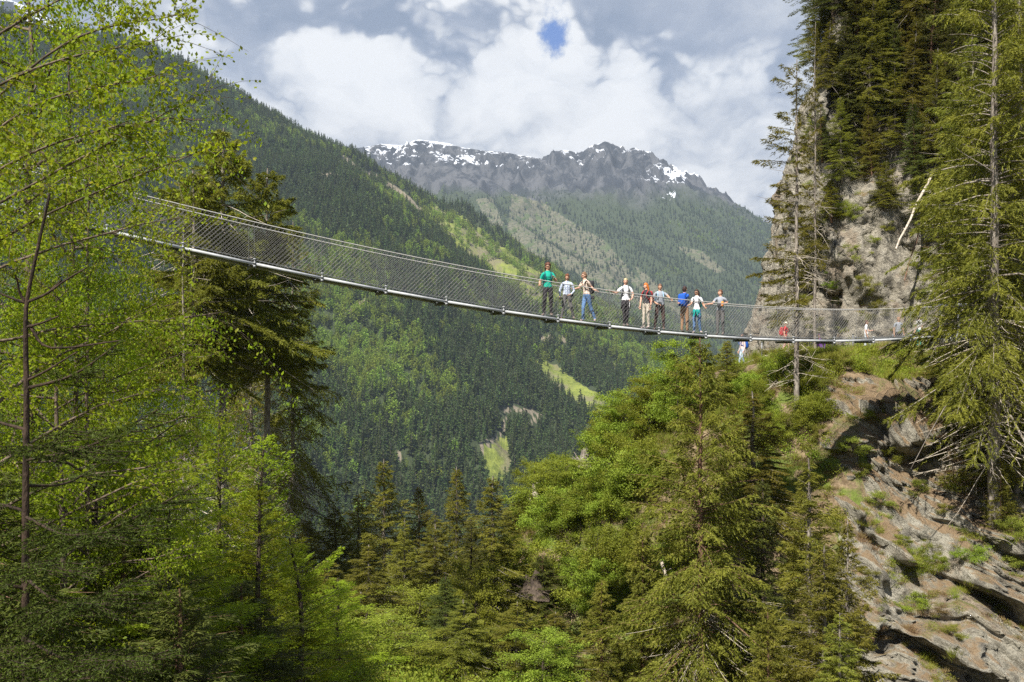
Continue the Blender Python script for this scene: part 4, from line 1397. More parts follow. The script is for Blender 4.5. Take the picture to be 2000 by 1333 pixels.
def build_forest():
    rng = np.random.default_rng(3)
    pts = []
    # cells of even ground area within the fan the picture can see
    for (y0, y1, cell) in ((800, 1500, 7.0), (1500, 2300, 7.2), (2300, 3150, 8.5), (3150, 4200, 12.5), (4200, 5600, 15)):
        ys = np.arange(y0, y1, cell)
        for y in ys:
            xs = np.arange(-.60 * y, .42 * y, cell)
            pts.append(np.stack([xs + rng.uniform(-.5, .5, len(xs)) * cell, y + rng.uniform(-.5, .5, len(xs)) * cell], -1))
    P = np.concatenate(pts)
    x, y = P[:, 0], P[:, 1]
    z = far_h(x, y)
    px, py = project(x, y, z)
    keep = (px > -260) & (px < 1780) & (py > -60) & (py < 1150)
    # keep only what stands on ground that turns towards the viewer or near a crest
    e = 25.0
    z2 = far_h(x * (1 - e / y), y - e)
    py2 = project(x * (1 - e / y), y - e, z2)[1]
    keep &= (py2 > py - 16)
    x, y, z, px, py = (a[keep] for a in (x, y, z, px, py))
    m, s, r = landcover(px, py, y)
    dens = .45 + 1.4 * vnoise(x / 55, y / 55, 0, 9) + .5 * vnoise(x / 18, y / 18, 0, 19)
    keep = (rng.random(len(x)) < np.clip(.93 + .25 * dens, .25, 1))
    keep &= ~((m > .5) & (rng.random(len(x)) > .12 + .45 * (vnoise(x / 40, y / 40, 0, 77) > .3))) & ~((s > .5) & (rng.random(len(x)) > .25 + .4 * (vnoise(x / 60, y / 60, 0, 78) > .2))) & ~(r > .5)
    for rp, rw in ROADS:
        for off in (5, 13, 21):
            keep &= ~((near_line(px, py - off, rp, 1) < 8) & (y < 3300))
    for mp in MEADOWS_AND_LIT_BAND[1:3]:
        keep &= ~(in_poly(px, py - 10, mp) & (y < 3300) & (rng.random(len(x)) > .06))
    tl = 690 + 70 * fbm(x / 200, y / 200, 0, 3, 71)
    far = y > 3500
    pk = np.clip(1 - (z - (tl - 120)) / 240, 0, 1)
    keep &= ~(far & (rng.random(len(x)) > pk))
    x, y, z, px, py = (a[keep] for a in (x, y, z, px, py))
    n = len(x)
    far = y > 3500
    # larch and broadleaf stands grow in patches, more on the lower rib; pale trees along the spur paint its sunlit band
    lf = vnoise(x / 130, y / 130, 0, 29) + .6 * vnoise(x / 45, y / 45, 0, 39)
    bias = np.where(y < 3300, .0, -.35)
    bias = bias + .55 * np.exp(-((px - 800) / 260) ** 2 - ((py - 640) / 60) ** 2) + 1.3 * np.exp(-(near_line(px, py, [(760, 380), (850, 435), (960, 500), (1060, 560), (1200, 640)], 38)) ** 2) \
        + .4 * np.exp(-((px - 1130) / 120) ** 2 - ((py - 700) / 60) ** 2) - .55 * np.exp(-((px - 600) / 250) ** 2 - ((py - 400) / 120) ** 2) - .3 * np.exp(-((px - 900) / 300) ** 2 - ((py - 850) / 90) ** 2)
    light = (lf + bias + rng.normal(0, .45, n)) > .46
    tid = np.where(light, np.where(rng.random(n) < .45, 3, rng.integers(4, 6, n)), rng.integers(0, 3, n))
    H = np.where(light, rng.uniform(13, 22, n), rng.uniform(12, 33, n)) * np.where(far, .82, .95)
    H = np.where(far, H * np.clip(.45 + pkk(z, x, y), .35, 1), H)
    wd = H * rng.uniform(.8, 1.35, n)
    P = np.stack([x, y, z - .8], -1)
    rot = np.stack([rng.normal(0, .02, n), rng.normal(0, .02, n), rng.uniform(0, 6.28, n)], -1)
    scl = np.stack([wd, wd, H], -1)
    # the largest in view stand as trees of their own
    app = H / y * ((px > 640) & (px < 1290) & (py > 560) & (py < 900))
    chosen = np.zeros(n, bool)
    for grp, cnt, nm, cat, lb, gl in ((tid < 3, 230, 'spruce_tree', 'spruce', 'dark spruce in the forest on the far side of the valley', 'largest spruces of the forest across the valley'),
                                      (tid >= 3, 120, 'leafy_tree', 'tree', 'light green tree in the forest on the far side of the valley', 'largest light green trees of the forest across the valley')):
        idx = np.where(grp)[0]
        idx = idx[np.argsort(-app[idx])][:cnt]
        chosen[idx] = True
        for k in idx:
            o = thing(nm, lb, cat, tuple(P[k]), gl, FT[tid[k]])
            o.rotation_euler = tuple(rot[k])
            o.scale = tuple(scl[k])
    rest = ~chosen
    scatter('forest', P[rest], rot[rest], scl[rest], tid[rest], FTO, kind='stuff', label='dense mountain forest of dark spruces and pale larches covering the slopes across the valley')
    print('forest', n)


def pkk(z, x, y):
    tl = 690 + 70 * fbm(x / 200, y / 200, 0, 3, 71)
    return np.clip(1 - (z - (tl - 200)) / 260, 0, 1)


build_forest()


# ------------------------------------------------------------------ undergrowth and grass
def tuft(name, seed, m, n=120, h=.5, sp=.16, wd=.018, lean=.5):
    rng = np.random.default_rng(seed)
    P = np.stack([rng.normal(0, sp, n), rng.normal(0, sp, n), np.full(n, -.03)], -1)
    Dr = norm(np.stack([P[:, 0] / sp * lean * .5 + rng.normal(0, .3, n), P[:, 1] / sp * lean * .5 + rng.normal(0, .3, n), np.ones(n)], -1))
    V, Fc = blades(P, Dr, h * rng.uniform(.4, 1.1, n), np.full(n, wd), rng)
    # bend the tips over
    return mesh_np(name, V, Fc, [m], False, {'rnd': ('FACE', rng.random(n))})


def herb(name, seed, m, n=260, R=.4, h=.35, l=.07):
    rng = np.random.default_rng(seed)
    d = norm(rng.normal(size=(n, 3)))
    d[:, 2] = np.abs(d[:, 2])
    P = d * rng.uniform(.3, 1, (n, 1)) * np.array([R, R, h])
    V, Fc = leaves(P, norm(rng.normal(size=(n, 3)) + np.array([0, 0, .3])), l * rng.uniform(.6, 1.3, n), l * .7 * rng.uniform(.6, 1.3, n), rng)
    return mesh_np(name, V, Fc, [m], False, {'rnd': ('FACE', rng.random(n))})


M_STRAW = foliage('dry_heath', (.13, .085, .04), (.30, .205, .105), .25)
UT = [template('straw_template', tuft('straw_a', 7, M_STRAW, 150, .36, .2, .016, 1.0)), template('straw_template', herb('straw_b', 8, M_STRAW, 200, .35, .25, .05)),template('tuft_template', tuft('tuft_a', 1, M_GRASS)), template('tuft_template', tuft('tuft_b', 2, M_GRASS, 160, .34, .22, .016, .9)),
      template('herb_template', herb('herb_a', 3, M_BUSH)), template('herb_template', herb('herb_b', 4, M_BUSH2, 240, .45, .4, .06)), template('herb_template', herb('herb_c', 5, M_BUSH, 300, .5, .7, .065))]


def build_undergrowth():
    rng = np.random.default_rng(12)
    P, tid, sc = [], [], []
    n = 15000
    x, y = rng.uniform(-6, 30, n), rng.uniform(26, 58, n)
    z = near_h(x, y)
    px, py = project(x, y, z)
    patch = fbm(x / 2.6, y / 2.6, 0, 3, 66)
    ok = (px > 820) & (px < 1900) & (py > 660) & (py < 1500) & (patch > -.55) & (np.abs(y - 53.4) > .9)
    rocky = (x > 15.2 - .333 * np.maximum(45.8 - y, 0)) & (y < 45.6)
    ok &= ~rocky
    k = np.where(ok)[0]
    P.append(np.stack([x[k], y[k], z[k]], -1))
    g = vnoise(x[k] / 3, y[k] / 3, 0, 88)
    tid.append(np.where(rng.random(len(k)) < .22, rng.integers(0, 2, len(k)), np.where(g > .15, rng.integers(2, 4, len(k)), rng.integers(4, 7, len(k)))))
    sc.append(rng.uniform(.5, 1.15, len(k)))
    # tufts on rock ledges
    for GV, nn, thr in ((RKV, 14000, .45), (CLV, 8000, .45)):
        d1 = np.roll(GV, -1, 1) - GV
        d0 = np.roll(GV, -1, 0) - GV
        nr = norm(np.cross(d1, d0))
        nz = np.abs(nr[..., 2])
        i, j = rng.integers(0, GV.shape[0] - 1, nn * 3), rng.integers(0, GV.shape[1] - 1, nn * 3)
        q = GV[i, j]
        pt = fbm(q[:, 0] / 2.2, q[:, 1] / 2.2, q[:, 2] / 2.2, 3, 14)
        qx, qy = project(q[:, 0], np.maximum(q[:, 1], 1), q[:, 2])
        green = np.zeros(len(q), bool)
        if GV is RKV:
            for (cx, cy, rx, ry) in ((1700, 1010, 40, 30), (1790, 1090, 60, 35), (1880, 1060, 40, 25), (1750, 990, 20, 12), (1900, 1160, 40, 20), (1700, 720, 60, 25), (1850, 960, 30, 14), (1950, 1060, 30, 20), (1840, 1290, 50, 15)):
                green |= ((qx - cx) / rx) ** 2 + ((qy - cy) / ry) ** 2 < 1
        sel = ((nz[i, j] > thr) & (pt > (.30 - .65 * sstep(q[:, 2], -8, -4) if GV is RKV else .02))) | (green & (rng.random(len(q)) < .5))
        sel &= (q[:, 1] < 66) & (qx > 1480) & (qx < 2120)
        kk = np.where(sel)[0][:nn]
        P.append(q[kk])
        if GV is RKV:
            gr = green[kk]
            tid.append(np.where(gr, rng.choice([2, 3, 3, 5], len(kk)), rng.choice([0, 0, 1, 3, 5], len(kk))))
            sc.append(rng.uniform(.3, .8, len(kk)))
        else:
            tid.append(rng.choice([0, 1, 3, 5, 5, 4, 2], len(kk)))
            sc.append(rng.uniform(.35, .95, len(kk)))
    # left slope below the near trees
    n = 5000
    x, y = rng.uniform(-22, 6, n), rng.uniform(7, 60, n)
    z = near_h(x, y)
    P.append(np.stack([x, y, z], -1))
    tid.append(rng.integers(3, 7, n))
    sc.append(rng.uniform(.7, 1.6, n))
    P, tid, sc = np.concatenate(P), np.concatenate(tid), np.concatenate(sc)
    n = len(P)
    rot = np.stack([rng.normal(0, .2, n) + .15, rng.normal(0, .2, n), rng.uniform(0, 6.28, n)], -1)
    scatter('undergrowth', P, rot, np.stack([sc, sc, sc * rng.uniform(.7, 1.3, n)], -1), tid, UT, kind='stuff',
            label='grass, herbs and low scrub covering the banks and rock ledges')
    print('undergrowth', n)


build_undergrowth()

# ------------------------------------------------------------------ bridge
BA, BB = np.array([-13.9, 27.0]), np.array([18.4, 42.0])
BL_ = float(np.hypot(*(BB - BA)))
BD = (BB - BA) / BL_
BN = np.array([BD[1], -BD[0]])          # towards the camera
_px = np.array([0, 60, 150, 280, 500, 620, 740, 865, 970, 1070, 1165, 1255, 1360, 1440, 1550, 1700, 1800, 1850], float)
_py = np.array([403, 414, 433, 462, 511, 539, 563, 587, 605, 621, 635, 645, 653, 657, 658.5, 657, 655, 654], float)
_u = (_px - 1000) / F
_s = (BA[1] * _u - BA[0]) / (BD[0] - BD[1] * _u)
_z = (666.5 - _py) / F * (BA[1] + BD[1] * _s)
ZC = np.polyfit(_s, _z, 3)


def bz(s):
    return np.polyval(ZC, s)


def bp(s, off=0.0, dz=0.0):
    """point on the bridge: s metres along, off towards the camera, dz above the deck"""
    s = np.asarray(s, float)
    return np.stack([BA[0] + BD[0] * s + BN[0] * off, BA[1] + BD[1] * s + BN[1] * off, bz(s) + dz], -1)


M_ALU = plain('aluminium', (.42, .43, .44), .65, .0, .12, 6)
M_STEEL = plain('galvanised_steel', (.20, .205, .21), .5, .35, .15, 12)
M_CABLE = plain('steel_cable', (.50, .48, .45), .5, .3, .15, 30)
M_NET = plain('net_wire', (.17, .165, .16), .5, .3, .1, 30)
M_GRAT = plain('deck_grating', (.16, .165, .165), .7, .2, .2, 30)
M_CONC = plain('concrete', (.50, .49, .46), .9, 0, .15, 5)


def build_bridge():
    S0, S1 = -5.0, BL_
    br = thing('suspension_bridge', 'long slender suspension footbridge of steel cables and wire netting spanning the gorge', 'bridge', tuple(bp(S0)))
    o = np.array(br.location)
    hw = .43
    pitch = 2.02
    s_beams = np.arange(8.74 % pitch + S0 - (S0 % pitch), S1, pitch)
    ss = np.linspace(S0, S1, 90)
    g = Geo()
    for a, b in zip(s_beams[:-1], s_beams[1:]):
        # a deck panel between cross beams
        P = [bp(a + .02, hw, -.01) - o, bp(a + .02, -hw, -.01) - o, bp(b - .02, -hw, -.01) - o, bp(b - .02, hw, -.01) - o]
        Q = [p - np.array([0, 0, .05]) for p in P]
        g.add(P + Q, [[0, 3, 2, 1], [4, 5, 6, 7], [0, 1, 5, 4], [1, 2, 6, 5], [2, 3, 7, 6], [3, 0, 4, 7]])
    link('deck', g.mesh('deck', [M_GRAT]), br)
    for side in (1, -1):
        g = Geo()
        for a, b in zip(s_beams[:-1], s_beams[1:]):
            n_ = 2
            lo, hi = -.115, -.035
            o1, o2 = side * (hw + .005), side * (hw + .04)
            P = [bp(a + .03, o1, lo) - o, bp(a + .03, o2, lo) - o, bp(b - .03, o2, lo) - o, bp(b - .03, o1, lo) - o,
                 bp(a + .03, o1, hi) - o, bp(a + .03, o2, hi) - o, bp(b - .03, o2, hi) - o, bp(b - .03, o1, hi) - o]
            g.add(P, [[0, 3, 2, 1], [4, 5, 6, 7], [0, 1, 5, 4], [1, 2, 6, 5], [2, 3, 7, 6], [3, 0, 4, 7]])
        link('side_channel', g.mesh('side_channel', [M_ALU]), br)
        g = Geo()
        P = bp(ss, side * (hw + .03), .035) - o
        g.tubes(P[None], np.full((1, len(ss)), .011), 6)
        link('carrying_cable', g.mesh('carrying_cable', [M_STEEL], True), br)
        g = Geo()
        P = bp(ss, side * (hw + .02), 1.16) - o
        g.tubes(P[None], np.full((1, len(ss)), .017), 6)
        link('handrail_cable', g.mesh('handrail_cable', [M_CABLE], True), br)
        # net: two families of slanted wires
        g = Geo()
        st = np.arange(S0, S1 + .0, .125)
        for dx, rr in ((1.0, .0050), (-1.0, .0028)):
            a = st[(st + dx > S0) & (st + dx < S1)]
            k = np.linspace(0, 1, 3)
            SS = a[:, None] + dx * k
            P = bp(SS, side * (hw + .025), 0)
            P[..., 2] += .05 + 1.10 * k
            g.tubes(P - o, np.full(P.shape[:2], rr), 3)
        link('wire_net', g.mesh('wire_net', [M_NET]), br)
        g = Geo()
        a = s_beams
        P = np.stack([bp(a, side * (hw + .02), .0), bp(a, side * (hw + .02), 1.16)], 1)
        g.tubes(P - o, np.full((len(a), 2), .006), 4)
        link('hanger_rod', g.mesh('hanger_rods', [M_STEEL]), br)['kind'] = 'stuff'
    rot = np.array([[BD[0], BN[0], 0], [BD[1], BN[1], 0], [0, 0, 1]])
    g = Geo()
    g.box((0, 0, 0), (.07, 2 * hw + .22, .07), rot)
    g.box((0, 0, .045), (.14, 2 * hw + .10, .012), rot)
    mb = g.mesh('cross_beam', [M_STEEL])
    g = Geo()
    g.box((0, 0, .02), (.03, .03, .17), rot)
    g.box((0, 0, .09), (.07, .06, .03), rot)
    g.box((0, 0, -.02), (.05, .05, .03), rot)
    mc = g.mesh('clamp', [M_ALU])
    for a in s_beams:
        b = link('cross_beam', mb, br)
        b.location = tuple(bp(a, 0, -.155) - o)
        for side in (1, -1):
            c = link('clamp', mc, b)
            c.location = tuple(rot @ np.array([0, side * (hw + .055), .13]))
    # landing
    g = Geo()
    e = bp(S1 + .5, 0, -.35)
    g.box(e - o, (1.6, 1.6, .55), rot)
    link('abutment', g.mesh('abutment', [M_CONC]), br)
    for side in (1, -1):
        g = Geo()
        p = bp(S1 + .1, side * .47, .52) - o
        g.box(p, (.09, .09, 1.25), rot)
        g.box(p + np.array([.12, .0, .63]), (.42, .14, .14), rot)
        link('anchor_post', g.mesh('anchor_post', [M_ALU]), br)


build_bridge()

# ------------------------------------------------------------------ path, posts, dead wood
def build_path():
    xs = np.linspace(9.5, 27, 90)
    yc = 53.4 + .3 * np.sin(xs * .5)
    V, n = [], 5
    for x, y in zip(xs, yc):
        for k in np.linspace(-.8, .8, n):
            V.append((x, y + k, ground_at(x, y) + .10 - .05 * abs(k)))
    m, t, p = mat('path_gravel', .95)
    pos = t.new('ShaderNodeNewGeometry').outputs['Position']
    nz = t.noise(pos, 9, 5, .7)
    t.put(p.inputs['Base Color'], t.mix(t.step(nz, .3, .7), (.22, .18, .13), (.48, .42, .33)))
    me = mesh_np('path', V, grid_faces(len(xs), n)[:, ::-1], [m], True)
    link('path', me, kind='structure')


build_path()


def path_z(x):
    return ground_at(x, 53.4) + .10


for px, lb in ((1488, 'grey path post beside the walker in the blue jacket'), (1666, 'grey path post left of the walker in white'), (1763, 'grey path post in front of the man in dark trousers')):
    x = (px - 1000) / F * 52.3
    g = Geo()
    g.box((0, 0, .5), (.07, .07, 1.15), None, 0, .9)
    g.tubes(np.array([[[-.055, 0, .98], [.055, 0, .98]]]), np.array([[.02, .02]]), 6, 0, True)
    g.box((0, 0, 1.09), (.095, .095, .03))
    thing('path_post', lb, 'post', (x, 52.3, ground_at(x, 52.3) - .05), 'posts along the path', g.mesh('path_post', [M_STEEL]))


def log(name, label, a, b, r0, r1, m, cat='log', stubs=6, seed=0):
    rng = np.random.default_rng(seed)
    a, b = np.array(a), np.array(b)
    K = 9
    t = np.linspace(0, 1, K)[:, None]
    P = (b - a) * t + np.cumsum(rng.normal(0, .012 * np.linalg.norm(b - a), (K, 3)), 0) * .4
    g = Geo()
    g.tubes(P[None], np.linspace(r0, r1, K)[None], 8, 0, True)
    for i in range(stubs):
        k = rng.integers(1, K - 1)
        d = norm(np.cross(b - a, rng.normal(size=3))) * rng.uniform(.15, .5)
        g.tubes(np.array([[P[k], P[k] + d * .6, P[k] + d + np.array([0, 0, .05])]]), np.array([[r1 * .5, r1 * .35, r1 * .15]]), 4)
    return thing(name, label, cat, tuple(a), None, g.mesh(name, [m], False))


def surf(px, py, GV, lift=.1):
    q = GV.reshape(-1, 3)
    ok = q[:, 1] > 20
    qx, qy = project(q[:, 0], np.maximum(q[:, 1], 1), q[:, 2])
    dd = np.where(ok & (q[:, 1] < 66), (qx - px) ** 2 + (qy - py) ** 2, 1e12)
    r = q[int(np.argmin(dd))]
    return np.array([r[0], r[1] - lift, r[2]])


log('dead_tree', 'pale barkless dead trunk leaning out from the rock face above the path', surf(1818, 335, CLV, .2), np.array(P3(1744, 488, 53.6)), .085, .05, M_DEAD, 'dead tree', 5, 4)
log('trunk_shadow', 'thin dark stick shaped as the shadow of the pale trunk on the rock face', surf(1800, 430, CLV, .3), np.array(P3(1768, 545, 54.6)), .05, .03, M_BARKR, 'shadow', 3, 5)  # dark stick laid in place of the leaning trunk's cast shadow
log('fallen_log', 'short brown log lying level at the foot of the slabby rocks', P3(1660, 1246, 34.6), P3(1708, 1250, 34.2), .11, .09, M_BARKR, 'log', 2, 6)
log('fallen_log', 'grey fallen log slanting below the brown-tipped spruce at the bottom edge', P3(890, 1302, 37), P3(985, 1262, 39), .10, .07, M_BARK, 'log', 4, 7)
log('fallen_log', 'thin leaning dead stem left of the tall hillside spruce', P3(1292, 1095, 37), P3(1308, 1150, 36.6), .07, .06, M_DEAD, 'log', 2, 8)


def stump(name, label, px, py, Y, h, r, seed, m=M_DEAD):
    rng = np.random.default_rng(seed)
    g = Geo()
    K = 7
    k = 12
    t = np.linspace(0, 1, K)
    ang = np.arange(k) / k * 6.283
    V = np.zeros((K, k, 3))
    top = rng.uniform(.55, 1.15, k)
    for i in range(K):
        fl = r * (1 + .7 * (1 - t[i]) ** 3 * (1 + .4 * np.sin(ang * 4))) * rng.uniform(.9, 1.1, k)
        V[i] = np.stack([np.cos(ang) * fl * (1 - .25 * t[i]), np.sin(ang) * fl * (1 - .25 * t[i]), -.2 + (h * top + .2) * t[i]], -1)
    f = []
    for i in range(K - 1):
        for j in range(k):
            f.append([i * k + j, i * k + (j + 1) % k, (i + 1) * k + (j + 1) % k, (i + 1) * k + j])
    g.add(V.reshape(-1, 3), f)
    g.add(np.vstack([V[-1], [[0, 0, h * .5]]]), [[j, (j + 1) % k, k] for j in range(k)])
    for i in range(9):
        a = rng.uniform(0, 6.28)
        p = np.array([np.cos(a) * r, np.sin(a) * r, .1])
        g.tubes(np.array([[p, p * 1.8 + np.array([0, 0, rng.uniform(-.1, .3)]), p * 2.6 + np.array([0, 0, rng.uniform(-.4, .3)])]]), np.array([[.05, .035, .012]]), 4)
    x, y, z = P3(px, py, Y)
    return thing(name, label, 'stump', (x, y, z), None, g.mesh(name, [m]))


stump('tree_stump', 'grey weathered stump on the rim of the lit shoulder, seen against the valley', 1143, 905, 48.5, .8, .26, 3, M_BARK)
stump('tree_stump', 'pale splintered stump standing upright among the bushes lower on the rim', 1046, 985, 49, 1.1, .20, 4)
stump('tree_stump', 'dark torn root plate above the bottom centre spruces', 1045, 1155, 43, .9, .55, 5, M_BARKD)
stump('tree_stump', 'low reddish stump in the lit bushes', 1160, 975, 46.5, .5, .35, 6, M_BARK)


# ------------------------------------------------------------------ people
MATS = {}


def cm(name, col, rough=.85, var=.12):
    if name not in MATS:
        MATS[name] = plain('cloth_' + name, col, rough, 0, var, 25)
    return MATS[name]


def checked(name, a, b, c):
    m, t, p = mat(name, .85)
    v = t.new('ShaderNodeTexCoord').outputs['Object']
    sx = t.new('ShaderNodeSeparateXYZ')
    t.l.new(v, sx.inputs[0])
    s1 = t.step(t.math('SINE', t.math('MULTIPLY', sx.outputs[0], 75)), .2, .5)
    s2 = t.step(t.math('SINE', t.math('MULTIPLY', sx.outputs[2], 75)), .2, .5)
    t.put(p.inputs['Base Color'], t.mix(t.math('MULTIPLY', s2, .7), t.mix(t.math('MULTIPLY', s1, .7), a, b), c))
    return m


SKIN = plain('skin', (.56, .33, .235), .55, 0, .08, 30)
SKIN2 = plain('skin_tanned', (.46, .26, .17), .55, 0, .08, 30)
DARK = plain('dark_gloss', (.015, .015, .018), .25, 0, .1)
SHOE = plain('shoe_leather', (.20, .15, .12), .8, 0, .3)
SHOEL = plain('shoe_light', (.50, .40, .36), .8, 0, .3)


def rotz(v, a):
    c, s = math.cos(a), math.sin(a)
    return np.array([v[0] * c - v[1] * s, v[0] * s + v[1] * c, v[2]])


def sphere(g, c, r, mat_=0, nu=12, nv=8, fn=None, rot=0.0):
    th = np.linspace(0, np.pi, nv + 1)
    ph = np.arange(nu) / nu * 2 * np.pi
    V = np.array([[np.sin(t) * np.cos(p), np.sin(t) * np.sin(p), np.cos(t)] for t in th for p in ph])
    if fn is not None:
        V = fn(V)
    V = V * np.array(r)
    V = np.stack([V[:, 0] * math.cos(rot) - V[:, 1] * math.sin(rot), V[:, 0] * math.sin(rot) + V[:, 1] * math.cos(rot), V[:, 2]], -1)
    f = [[i * nu + j, (i + 1) * nu + j, (i + 1) * nu + (j + 1) % nu, i * nu + (j + 1) % nu] for i in range(nv) for j in range(nu)]
    g.add(V + np.array(c), f, mat_)


def person(label, loc, h, face, head_face, J, top, legs, skin=SKIN, shoe=SHOE, sleeve='short', hair=('short', (.06, .035, .02)), extras=(), fem=False, group='walkers on the bridge', bulk=1.0):
    """J overrides joints, metres for a 1.72 m figure, x to the picture's right, y away, z up"""
    k = h / 1.72
    t = thing('person', label, 'person', loc, group)
    sw = .165 if fem else .185
    base = {'pelvis': (0, 0, .93), 'waist': (0, .0, 1.08), 'chest': (0, 0, 1.27), 'neckb': (0, 0.01, 1.43), 'neck': (0, 0, 1.50), 'head': (0, -.01, 1.60),
            'hipL': (.09, 0, .90), 'kneeL': (.10, -.02, .50), 'ankL': (.11, .01, .09), 'toeL': (.12, -.17, .035),
            'hipR': (-.09, 0, .90), 'kneeR': (-.10, -.02, .50), 'ankR': (-.11, .01, .09), 'toeR': (-.12, -.17, .035),
            'shL': (sw, 0, 1.40), 'elL': (sw + .07, .02, 1.12), 'wrL': (sw + .08, -.06, .88), 'haL': (sw + .08, -.09, .80),
            'shR': (-sw, 0, 1.40), 'elR': (-sw - .07, .02, 1.12), 'wrR': (-sw - .08, -.06, .88), 'haR': (-sw - .08, -.09, .80)}
    Q = {n: rotz(v, face) for n, v in base.items()}
    for n, v in J.items():
        if n in ('lean',):
            continue
        Q[n] = np.array(v, float)
    if 'lean' in J:
        lx = J['lean']
        for n in ('waist', 'chest', 'neckb', 'neck', 'head', 'shL', 'shR'):
            if n not in J:
                Q[n] = Q[n] + np.array([lx[0], lx[1], 0]) * (Q[n][2] - .93)
    r = {'pelvis': .125, 'waist': .112 if fem else .125, 'chest': .125 if fem else .135, 'neckb': .075, 'neck': .052, 'head': .06,
         'hipL': .10, 'kneeL': .068, 'ankL': .050, 'toeL': .036, 'shL': .062, 'elL': .045, 'wrL': .030, 'haL': .030}
    rad = lambda n: r[n] if n in r else r[n[:-1] + 'L']
    E = [('pelvis', 'waist', 't'), ('waist', 'chest', 't'), ('chest', 'neckb', 't'), ('neckb', 'neck', 's'), ('neck', 'head', 's')]
    for s in 'LR':
        E += [('pelvis', 'hip' + s, 'l'), ('hip' + s, 'knee' + s, 'l'), ('knee' + s, 'ank' + s, 'l'), ('ank' + s, 'toe' + s, 'f'),
              ('neckb', 'sh' + s, 't'), ('sh' + s, 'el' + s, 'u'), ('el' + s, 'wr' + s, 'a'), ('wr' + s, 'ha' + s, 'h')]
    names = list(Q)
    P = {n: Q[n] * k for n in names}
    bm = bmesh.new()
    lay = bm.verts.layers.skin.verify()
    vs = {}
    for n in names:
        v = bm.verts.new(P[n])
        rr = rad(n) * k * (bulk if n in ('pelvis', 'waist', 'chest', 'hipL', 'hipR') else 1)
        v[lay].radius = (rr, rr)
        v[lay].use_root = n == 'pelvis'
        vs[n] = v
    for a, b, _ in E:
        bm.edges.new((vs[a], vs[b]))
    me = bpy.data.meshes.new('skeleton')
    bm.to_mesh(me)
    bm.free()
    tmp = bpy.data.objects.new('skeleton', me)
    COL.objects.link(tmp)
    sk = tmp.modifiers.new('skin', 'SKIN')
    sk.use_smooth_shade = True
    tmp.modifiers.new('sub', 'SUBSURF').levels = 2
    dg = bpy.context.evaluated_depsgraph_get()
    dg.update()
    ev = tmp.evaluated_get(dg).to_mesh()
    nv = len(ev.vertices)
    V = np.empty(nv * 3)
    ev.vertices.foreach_get('co', V)
    V = V.reshape(-1, 3)
    Fq = np.array([list(p.vertices) for p in ev.polygons if len(p.vertices) == 4])
    tmp.evaluated_get(dg).to_mesh_clear()
    bpy.data.objects.remove(tmp)
    C = V[Fq].mean(1)
    best = np.full(len(C), 1e9)
    lab = np.zeros(len(C), int)
    # material slots: 0 skin 1 top 2 legs 3 shoes 4 dark
    code = {'t': 1, 'l': 2, 'f': 3, 's': 0, 'u': 1, 'a': 0, 'h': 0}
    if sleeve == 'long':
        code['a'] = 1
    for a, b, c in E:
        A, B = P[a], P[b]
        d = B - A
        tt = np.clip(((C - A) @ d) / (d @ d), 0, 1)
        ds = np.linalg.norm(C - A - tt[:, None] * d, axis=1) / (.5 * (rad(a) + rad(b)) * k)
        cc = np.full(len(C), code[c])
        if c == 'u' and sleeve == 'short':
            cc = np.where(tt > .62, 0, 1)
        if c == 'u' and sleeve == 'none':
            cc = np.where(tt > .15, 0, 1)
        if c == 'l' and a == 'pelvis':
            cc = np.full(len(C), 2)
        if a == 'neckb' and b == 'neck':
            cc = np.where(tt < .35, 1, 0)
        if c == 't' and a == 'pelvis':
            cc = np.where(tt < .15, 2, 1)
        m_ = ds < best
        best = np.where(m_, ds, best)
        lab = np.where(m_, cc, lab)
    wl = P['pelvis'][2] + .05 * k
    near_ = (np.hypot(C[:, 0] - P['pelvis'][0], C[:, 1] - P['pelvis'][1]) < .21 * k * bulk) & (np.abs(C[:, 2] - wl) < .16 * k) & ((lab == 1) | (lab == 2))
    lab = np.where(near_, np.where(C[:, 2] > wl, 1, 2), lab)
    g = Geo()
    g.V.append(V)
    g.F[4] = [Fq]
    g.M[4] = [lab]
    g.n = len(V)
    # head with face
    hc = P['head'] + np.array([0, 0, .035]) * k
    fx = head_face

    def hd(v):
        return hc + rotz(np.array(v) * k, fx)

    def jaw(U):
        U = U.copy()
        lowm = np.clip(-U[:, 2], 0, 1)
        U[:, 0] *= 1 - .28 * lowm
        U[:, 1] = U[:, 1] * (1 - .12 * lowm) - .10 * lowm
        return U
    sphere(g, hc, np.array([.076, .096, .118]) * k, 0, 16, 12, jaw, fx)
    sphere(g, hd((0, -.100, -.012)), np.array([.013, .018, .024]) * k, 0, 8, 6, None, fx)
    for sx in (-1, 1):
        sphere(g, hd((sx * .031, -.083, .012)), np.array([.012, .008, .007]) * k, 4, 8, 5, None, fx)
        sphere(g, hd((sx * .076, .005, -.005)), np.array([.010, .020, .030]) * k, 0, 8, 5, None, fx)
    sphere(g, hd((0, -.090, -.056)), np.array([.024, .008, .006]) * k, 5, 8, 5, None, fx)
    # hands: palm and five fingers
    for s in 'LR':
        w_, ha = P['wr' + s], P['ha' + s]
        ax = norm(ha - w_)
        lat = norm(np.cross(ax, np.array([0.05, 0, 1.]) if abs(ax[2]) < .8 else np.array([0., 1., 0])))
        nrm = np.cross(lat, ax)
        for q_, (off, ln) in enumerate(((-.028, .062), (-.010, .072), (.010, .068), (.026, .054))):
            b0 = ha + lat * off * k + ax * .012 * k
            cv = np.array([b0, b0 + ax * ln * .5 * k, b0 + ax * ln * .85 * k - nrm * .018 * k, b0 + ax * ln * k - nrm * .036 * k])
            g.tubes(cv[None], np.array([[.0095, .0088, .008, .006]]) * k, 5, 0, True)
